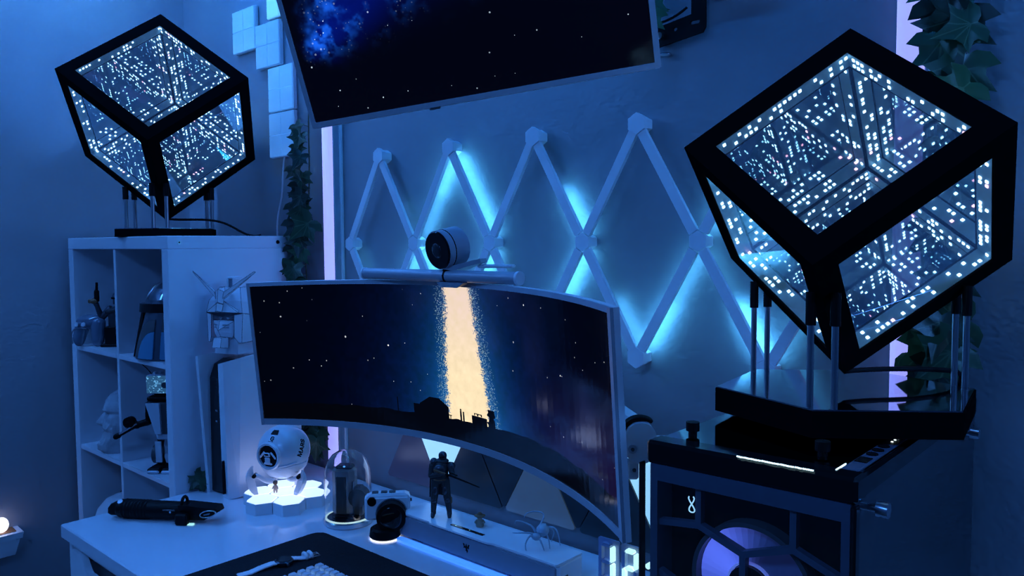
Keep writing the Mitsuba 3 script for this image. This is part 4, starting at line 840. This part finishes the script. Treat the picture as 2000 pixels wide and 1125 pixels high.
t = thing('toy_blaster', 'dark toy blaster held upright by the bust figure', 'toy gun')
part(t, 'barrel', f(cat_([cyl((-.038, -.022, .150), (-.034, -.022, .222), .0042, n=12), cbox(.016, .010, .040, (-.036, -.022, .176), .003)])), 'm_black', 30); part(t, 'grip', f(cbox(.030, .009, .014, (-.050, -.022, .158), .003)), 'm_brown')

t = thing('large_helmet', 'large metallic helmet with a dark visor on the top shelf behind the right panel', 'helmet')
f = facing((-.478, -.335, Z1 + .002), -.15)
rows = [(0, -.134, .118, .126), (.03, -.130, .118, .121), (.10, -.118, .114, .104), (.150, -.106, .110, .092), (.168, -.104, .110, .091), (.190, -.096, .106, .087), (.212, -.080, .092, .074), (.230, -.056, .066, .053), (.240, -.028, .036, .028), (.2425, -.004, .008, .004)]
part(t, 'shell', f(slices(rows, 44, 2.1)), 'm_helmet', 35)
def on_shell(x, z, d):
    zz = [r[0] for r in rows]; fr_, bk, wd_ = (np.interp(z, zz, [r[k] for r in rows]) for k in (1, 2, 3))
    return (x, (fr_ + bk) / 2 - (bk - fr_) / 2 * max(1e-4, 1 - (abs(x) / wd_) ** 2.1) ** (1 / 2.1) - d, z)
def shell_patch(grid, th=.004):                # grid[i][j] = (x, z) laid on the helmet shell
    n, k = len(grid), len(grid[0]); V = [on_shell(x, z, th) for r in grid for x, z in r] + [on_shell(x, z, -.001) for r in grid for x, z in r]; F = []
    for i in range(n - 1):
        for j in range(k - 1):
            a, b, c, d = i * k + j, i * k + j + 1, (i + 1) * k + j + 1, (i + 1) * k + j; F += [[a, b, c], [a, c, d], [n * k + a, n * k + c, n * k + b], [n * k + a, n * k + d, n * k + c]]
    rim = [j for j in range(k)] + [i * k + k - 1 for i in range(1, n)] + [(n - 1) * k + j for j in range(k - 2, -1, -1)] + [i * k for i in range(n - 2, 0, -1)]
    for a, b in zip(rim, rim[1:] + rim[:1]): F += [[a, n * k + a, b], [b, n * k + a, n * k + b]]
    return trimesh.Trimesh(V, F, process=False)
part(t, 'visor', f(slices([(.142, -.1105, .0, .0965), (.168, -.1085, .0, .0945)], 44, 2.1)), 'm_black_gloss', 35)
part(t, 'brow_band', f(slices([(.1685, -.1080, .1130, .0945), (.180, -.1050, .112, .0925)], 44, 2.1)), 'm_helmet', 35)
for s in (-1, 1):
    part(t, 'side_rail', f(hull([(s * .098, -.078, .002), (s * .122, -.066, .002), (s * .127, -.030, .002), (s * .078, -.072, .142), (s * .094, -.060, .142), (s * .098, -.030, .142)])), 'm_black')
    part(t, 'cheek_band', f(shell_patch([[(s * (.012 + k * .088 * math.cos(a)), .004 + k * .118 * math.sin(a)) for k in (.70, .8, .9, 1.)] for a in np.linspace(0, PI / 2, 14)], .003)), 'm_dark', 30)
    part(t, 'cheek_panel', f(shell_patch([[(s * (.012 + k * .088 * math.cos(a)), .004 + k * .118 * math.sin(a)) for k in (.02, .25, .5, .69)] for a in np.linspace(0, PI / 2, 14)], .004)), 'm_helmet_blue', 30)
    part(t, 'dome_ridge', f(tube(curve([(s * .062, -.072, .182), (s * .052, -.063, .208), (s * .034, -.043, .229), (s * .012, -.01, .241)], 14), .005, 8)), 'm_steel', True)
part(t, 'base', f(cbox(.16, .14, .003, (0, 0, -.0005), .001)), 'm_black')

t = thing('bearded_bust', 'grey sculpted head of a bald bearded man on the middle shelf beside the divider', 'sculpture')
rows = [(0, -.060, .045, .038), (.012, -.074, .060, .046), (.030, -.076, .070, .050), (.050, -.064, .075, .056), (.066, -.058, .078, .060), (.074, -.054, .082, .064), (.081, -.057, .084, .066), (.090, -.055, .086, .068), (.100, -.057, .088, .070), (.112, -.055, .090, .071), (.126, -.053, .092, .0715), (.138, -.046, .094, .070), (.147, -.054, .095, .0715), (.160, -.054, .094, .071), (.180, -.047, .088, .067), (.198, -.032, .074, .056), (.209, -.012, .055, .041), (.215, .014, .030, .016)]
m = slices(rows, 72, 2.2); m = m.subdivide().subdivide()
v = m.vertices.copy(); fr_ = np.clip(-v[:, 1] / .03, 0, 1); X = np.abs(v[:, 0])
g_ = lambda x0, z0, sx, sz: np.exp(-((X - x0) / sx) ** 2 - ((v[:, 2] - z0) / sz) ** 2)
dy = -.026 * np.exp(-(X / (.007 + .10 * np.clip(.140 - v[:, 2], 0, .035))) ** 2) * np.interp(v[:, 2], [.088, .097, .103, .120, .142, .150], [0, .75, 1., .62, .18, 0])   # nose
dy += .013 * g_(.026, .133, .013, .008) - .006 * g_(.026, .148, .018, .006) + .008 * np.exp(-(X / .026) ** 2 - ((v[:, 2] - .0775) / .0035) ** 2) - .006 * g_(.020, .088, .014, .006) - .005 * np.exp(-(X / .02) ** 2 - ((v[:, 2] - .070) / .005) ** 2) + .006 * g_(.045, .105, .012, .014)
beard = np.clip((.092 - v[:, 2] + .5 * (X - .02)) / .02, 0, 1) * (v[:, 2] < .135)
dy += -beard * (.014 * (meshkit.fbm(v * [95, 95, 42], 3) - .5))
v[:, 1] += dy * fr_; v[:, 0] *= 1 + .10 * beard * (meshkit.fbm(v * [60, 60, 40] + 7, 3) - .5)
v[:, 1] -= .003 * fr_ * np.sin(v[:, 2] * 700) * np.clip((v[:, 2] - .165) / .01, 0, 1) * np.clip((.192 - v[:, 2]) / .01, 0, 1) * .5
m.vertices = v; f = facing((-.812, -.392, Z2), -1.22)
part(t, 'head', f(m), 'm_stone', True)
for s in (-1, 1): part(t, 'ear', f(ell((s * .071, .022, .125), (.008, .014, .022), 2)), 'm_stone', True)

t = thing('robot_figure', 'black and white robot figure with a glowing box head on the middle shelf', 'robot')
f = facing((-.482, -.40, Z2), -.02)
mat('m_rob_white', (.55, .58, .64), .35)
def circuit(p, n, uv):
    k = mikit.fbm(p.x * 120, p.y * 120, p.z * 120, 3); l = mikit.smoothstep(.50, .62, k)
    return mi.Color3f(.02, .085, .20) + mi.Color3f(.12, .38, .66) * l * mikit.smoothstep(.35, .7, mikit.noise(p.x * 300, p.y * 300, p.z * 300))
hd_ = part(t, 'head', f(cbox(.073, .055, .058, (.000, 0, .272), .004)), 'm_rob_white')
part(hd_, 'face_panel', f(sheet([(-.034, -.0282, .245), (.034, -.0282, .245), (.034, -.0282, .299), (-.034, -.0282, .299)])), 'm_off', uv=UVQ, emitter=emit(mikit.proc(circuit), .15))
part(t, 'eye', f(cyl((.022, -.030, .270), (.022, -.027, .270), .009, n=20)), 'm_dark'); part(t, 'top_fins', f(cat_([cbox(.008, .02, .010, (x, 0, .304), .002) for x in (-.018, 0, .018)])), 'm_rob_white')
for x in (-.030, .030): part(t, 'antenna', f(tube([(x, 0, .300), (x * 1.5, .0, .318), (x * 2.0, .0, .331)], .0012, 6)), 'm_black')
part(t, 'neck', f(cat_([cyl((0, 0, .222), (0, 0, .244), .022, n=18), cbox(.075, .05, .014, (0, 0, .226), .004)])), 'm_black')
part(t, 'torso', f(hull([(-.040, -.026, .215), (.050, -.026, .215), (-.040, .03, .215), (.05, .03, .215), (-.012, -.024, .118), (.036, -.024, .118), (-.012, .026, .118), (.036, .026, .118)])), 'm_dark')
part(t, 'chest_plate', f(hull([(-.040, -.030, .214), (.006, -.036, .214), (-.038, -.024, .214), (-.012, -.028, .118), (.008, -.032, .118), (.006, -.022, .214), (.008, -.02, .118)])), 'm_rob_white')
part(t, 'waist', f(cat_([cbox(.044, .04, .022, (.010, 0, .108), .004), cyl((-.016, 0, .108), (.04, 0, .108), .013, n=18)])), 'm_rob_white', 30)
for s, x in ((-1, -.006), (1, .038)):
    part(t, 'leg', f(cat_([cyl((x, 0, .105), (x - .006, -.004, .055), .011, .009, 14), cyl((x - .006, -.004, .055), (x, 0, .016), .010, .012, 14)])), 'm_black', 30)
    part(t, 'shin_plate', f(hull([(x - .014, -.016, .092), (x + .006, -.018, .092), (x - .012, -.016, .026), (x + .008, -.018, .026), (x + .004, -.006, .09), (x + .006, -.006, .026)])), 'm_rob_white')
    ft = part(t, 'foot', f(cbox(.040, .070, .016, (x - .004, -.018, .0085), .004)), 'm_black'); part(ft, 'toe', f(cbox(.036, .018, .010, (x - .004, -.050, .006), .003)), 'm_rob_white')
part(t, 'back_wheel', f(cat_([cyl((-.036, .02, .045), (-.020, .02, .045), .030, n=24)])), 'm_dark', 30)
part(t, 'arm', f(blob([((-.040, 0, .205), .012, (-.046, 0, .150), .009), ((-.046, 0, .150), .011, (-.078, -.008, .142), .010), ((-.078, -.008, .142), .012, (-.100, -.014, .150), .012), ((-.078, -.010, .142), .007, (-.130, -.020, .112), .0060), ((-.130, -.020, .112), .0085, (-.138, -.022, .108), .0085)], .004, 4)), 'm_black', True)
part(t, 'arm_rod', f(cyl((-.074, -.018, .148), (-.124, -.028, .118), .0028, n=10)), 'm_steel'); part(t, 'arm_wheel', f(cyl((-.097, -.024, .152), (-.097, -.004, .152), .017, n=22)), 'm_black', 30)
part(t, 'arm', f(blob([((.050, 0, .205), .012, (.062, 0, .150), .009), ((.062, 0, .150), .009, (.058, -.01, .10), .008)], .004, 4)), 'm_black', True)

t = thing('white_helmet', 'white rounded helmet with a black edge on the lowest visible shelf', 'helmet')
f = facing((-.85, -.385, Z3), -.3)
rows = [(0, -.085, .09, .080), (.05, -.092, .096, .088), (.11, -.092, .094, .088), (.15, -.078, .082, .075), (.178, -.054, .058, .052), (.192, -.026, .028, .024), (.195, -.004, .004, .004)]
part(t, 'shell', f(slices(rows, 32, 2.2)), 'm_white', True); part(t, 'edge', f(slices([(.0, -.05, .10, .090), (.08, -.03, .102, .094), (.14, .0, .093, .085), (.185, .02, .06, .045), (.203, .02, .04, .02)], 28, 2.2)), 'm_black', True)

# ------------------------------------------------------------------ ivy
OUT = np.array([(0, 0), (.14, -.13), (.34, -.16), (.58, -.02), (.40, .12), (.43, .24), (.70, .46), (.40, .50), (.26, .56), (.14, .80), (0, 1.12)])
OUT = np.vstack([OUT, (OUT[1:-1] * [-1, 1])[::-1]])
def leaf_mesh(size, pos, face_az, tilt, roll, bend):
    c = np.array([0, .26]); ringv = np.vstack([OUT + 0, c + (OUT - c) * .5, [c]]); n = len(OUT)
    x, y = ringv[:, 0], ringv[:, 1]; z = bend * np.abs(x) - .35 * bend * (y - .3) ** 2 + .03 * np.sin(5 * x + 9 * y)
    V = np.c_[x, -z, y - .05] * size                        # leaf plane x, z; facing -y
    F = [g for k in range(n) for g in ([k, (k + 1) % n, n + (k + 1) % n], [k, n + (k + 1) % n, n + k])] + [[n + k, n + (k + 1) % n, 2 * n] for k in range(n)]
    R = rot('z', face_az) @ rot('x', tilt) @ rot('y', roll)
    return trimesh.Trimesh(V @ R.T + pos, F, process=False), np.c_[x + .5, y]
def vine(label, stem, leaves, seed, name='ivy_vine'):
    rng = random.Random(seed); t = thing(name, label, 'ivy')
    part(t, 'stem', tube(curve(stem, 40), .0022, 7), 'm_stem', True)
    P = curve(stem, 200)
    for (x, z, s, r) in leaves:
        k = np.argmin((P[:, 0] - x) ** 2 + (P[:, 2] - z) ** 2 * 1.0)
        pos = np.array([x, P[k][1] - .034 - .022 * rng.random(), z])
        m, uv = leaf_mesh(s, pos, rng.uniform(.2, .8), rng.uniform(-.35, .2), r, rng.uniform(.0, .25))
        lf = part(t, 'leaf', m, rng.choice(['m_leaf', 'm_leaf', 'm_leaf_dark', 'm_leaf_pale']), True, uv=uv)
        if abs(P[k][0] - x) + abs(P[k][2] - z) > .015: part(lf, 'stalk', tube([P[k], (P[k] + pos) / 2 + [0, -.004, .004], pos], .0011, 5), 'm_stem')
rng = random.Random(11); L1 = []
for z, x, s, r in ((1.82, -.235, .05, 2.6), (1.79, -.215, .055, 3.4), (1.755, -.23, .05, 2.9), (1.725, -.205, .055, 3.6), (1.69, -.235, .06, 2.5), (1.665, -.205, .06, 3.3), (1.635, -.225, .065, 2.9), (1.615, -.255, .055, 2.2), (1.600, -.20, .06, 3.8), (1.575, -.245, .075, 2.4), (1.558, -.205, .065, 3.3),
                   (1.515, -.165, .088, 4.0), (1.520, -.245, .080, 2.6), (1.485, -.275, .070, 2.2), (1.470, -.225, .070, 3.2), (1.440, -.255, .06, 2.4), (1.425, -.215, .065, 3.7), (1.395, -.27, .07, 2.5), (1.375, -.23, .07, 3.3), (1.345, -.265, .07, 2.7), (1.330, -.225, .075, 3.4), (1.300, -.25, .07, 3.0), (1.26, -.24, .07, 2.6), (1.22, -.23, .06, 3.5)): L1.append((x, z, s, r))
vine('long ivy vine hanging on the back wall beside the left light bar', [(-.20, -.02, 2.2), (-.21, -.02, 2.0), (-.22, -.022, 1.83), (-.222, -.022, 1.68), (-.235, -.024, 1.52), (-.25, -.024, 1.40), (-.24, -.02, 1.25), (-.235, -.02, 1.1)], L1, 4)
L2 = [(1.585, 1.93, .095, 2.6), (1.635, 1.915, .10, 3.7), (1.60, 1.872, .105, 2.9), (1.655, 1.855, .085, 4.3), (1.590, 1.822, .10, 2.4), (1.632, 1.800, .11, 3.5), (1.660, 1.775, .075, 4.4), (1.600, 1.765, .10, 2.8), (1.640, 1.728, .105, 3.5), (1.598, 1.708, .10, 2.5), (1.650, 1.683, .085, 4.0), (1.615, 1.662, .09, 3.0), (1.648, 1.635, .075, 3.8), (1.61, 1.60, .09, 2.8),
      (1.64, 1.54, .085, 3.6), (1.60, 1.47, .09, 2.8), (1.63, 1.40, .085, 3.5), (1.570, 1.325, .075, 2.6), (1.615, 1.318, .08, 3.4), (1.655, 1.312, .085, 4.5), (1.592, 1.283, .095, 2.9), (1.640, 1.270, .095, 4.0), (1.562, 1.255, .075, 2.2), (1.605, 1.240, .09, 3.3), (1.585, 1.205, .08, 2.7)]
L2 = [(1.618 + (x - 1.618) * .82, z, s_ * (.84 if z > 1.5 else .92), r) for x, z, s_, r in L2]
vine('ivy vine with large leaves hanging beside the right light bar behind the cube', [(1.61, -.02, 2.3), (1.615, -.02, 2.0), (1.615, -.024, 1.8), (1.625, -.024, 1.62), (1.615, -.024, 1.45), (1.61, -.024, 1.3), (1.60, -.024, 1.15)], L2, 9)
vine('ivy sprig on the desk behind the round speaker', [(-.20, -.03, 1.10), (-.18, -.03, .98), (-.15, -.032, .88), (-.12, -.034, .80)], [(-.20, 1.0, .07, 2.7), (-.17, .97, .07, 3.4), (-.19, .93, .075, 2.6), (-.145, .915, .07, 3.6), (-.17, .885, .08, 2.9), (-.125, .86, .08, 3.5), (-.165, .835, .08, 2.5), (-.12, .835, .07, 3.2), (-.15, .815, .06, 2.8)], 6, 'ivy_sprig')
vine('small ivy sprig on the wall at the top edge behind the black bracket', [(1.00, -.02, 2.05), (1.03, -.02, 1.98), (1.055, -.02, 1.91)], [(1.04, 1.97, .07, 2.8), (1.065, 1.945, .07, 3.4), (1.045, 1.93, .075, 2.9), (1.075, 1.91, .06, 3.6), (1.05, 1.905, .05, 3.0)], 7, 'ivy_sprig')
vine('small ivy sprig at the foot of the cube shelf beside the game console', [(-.266, -.33, ZD + .002), (-.265, -.345, .745), (-.262, -.37, .768)], [(-.268, .765, .05, 2.2), (-.252, .758, .05, 3.9), (-.262, .745, .045, 3.0)], 8, 'ivy_sprig')

# ------------------------------------------------------------------ planter lamp on the left wall
t = thing('wall_planter', 'pale wall planter with a glowing bulb inside on the dark left wall', 'planter')
def tray(z0, z1, w0, w1, d0, d1, yc): return hull([(X0, yc - w0, z0), (X0, yc + w0, z0), (X0 + d0, yc - w0 + .004, z0), (X0 + d0, yc + w0 - .004, z0), (X0, yc - w1, z1), (X0, yc + w1, z1), (X0 + d1, yc - w1 + .004, z1), (X0 + d1, yc + w1 - .004, z1)])
part(t, 'pot', tray(.405, .465, .050, .064, .055, .070, -.712), 'm_white'); part(t, 'rim', tray(.463, .484, .068, .071, .076, .080, -.712), 'm_white')
part(t, 'soil', tray(.4835, .4855, .055, .055, .060, .060, -.712), 'm_brown')
part(t, 'bulb', ell((X0 + .042, -.700, .512), (.022, .022, .026), 3), 'm_led', True, emitter=emit((1.6, 1.6, 2.0), .3))
part(t, 'leaf', leaf_mesh(.05, np.array([X0 + .03, -.735, .485]), 1.3, -.2, 0, .2)[0], 'm_leaf', True, uv=leaf_mesh(.05, np.zeros(3), 1.3, -.2, 0, .2)[1])
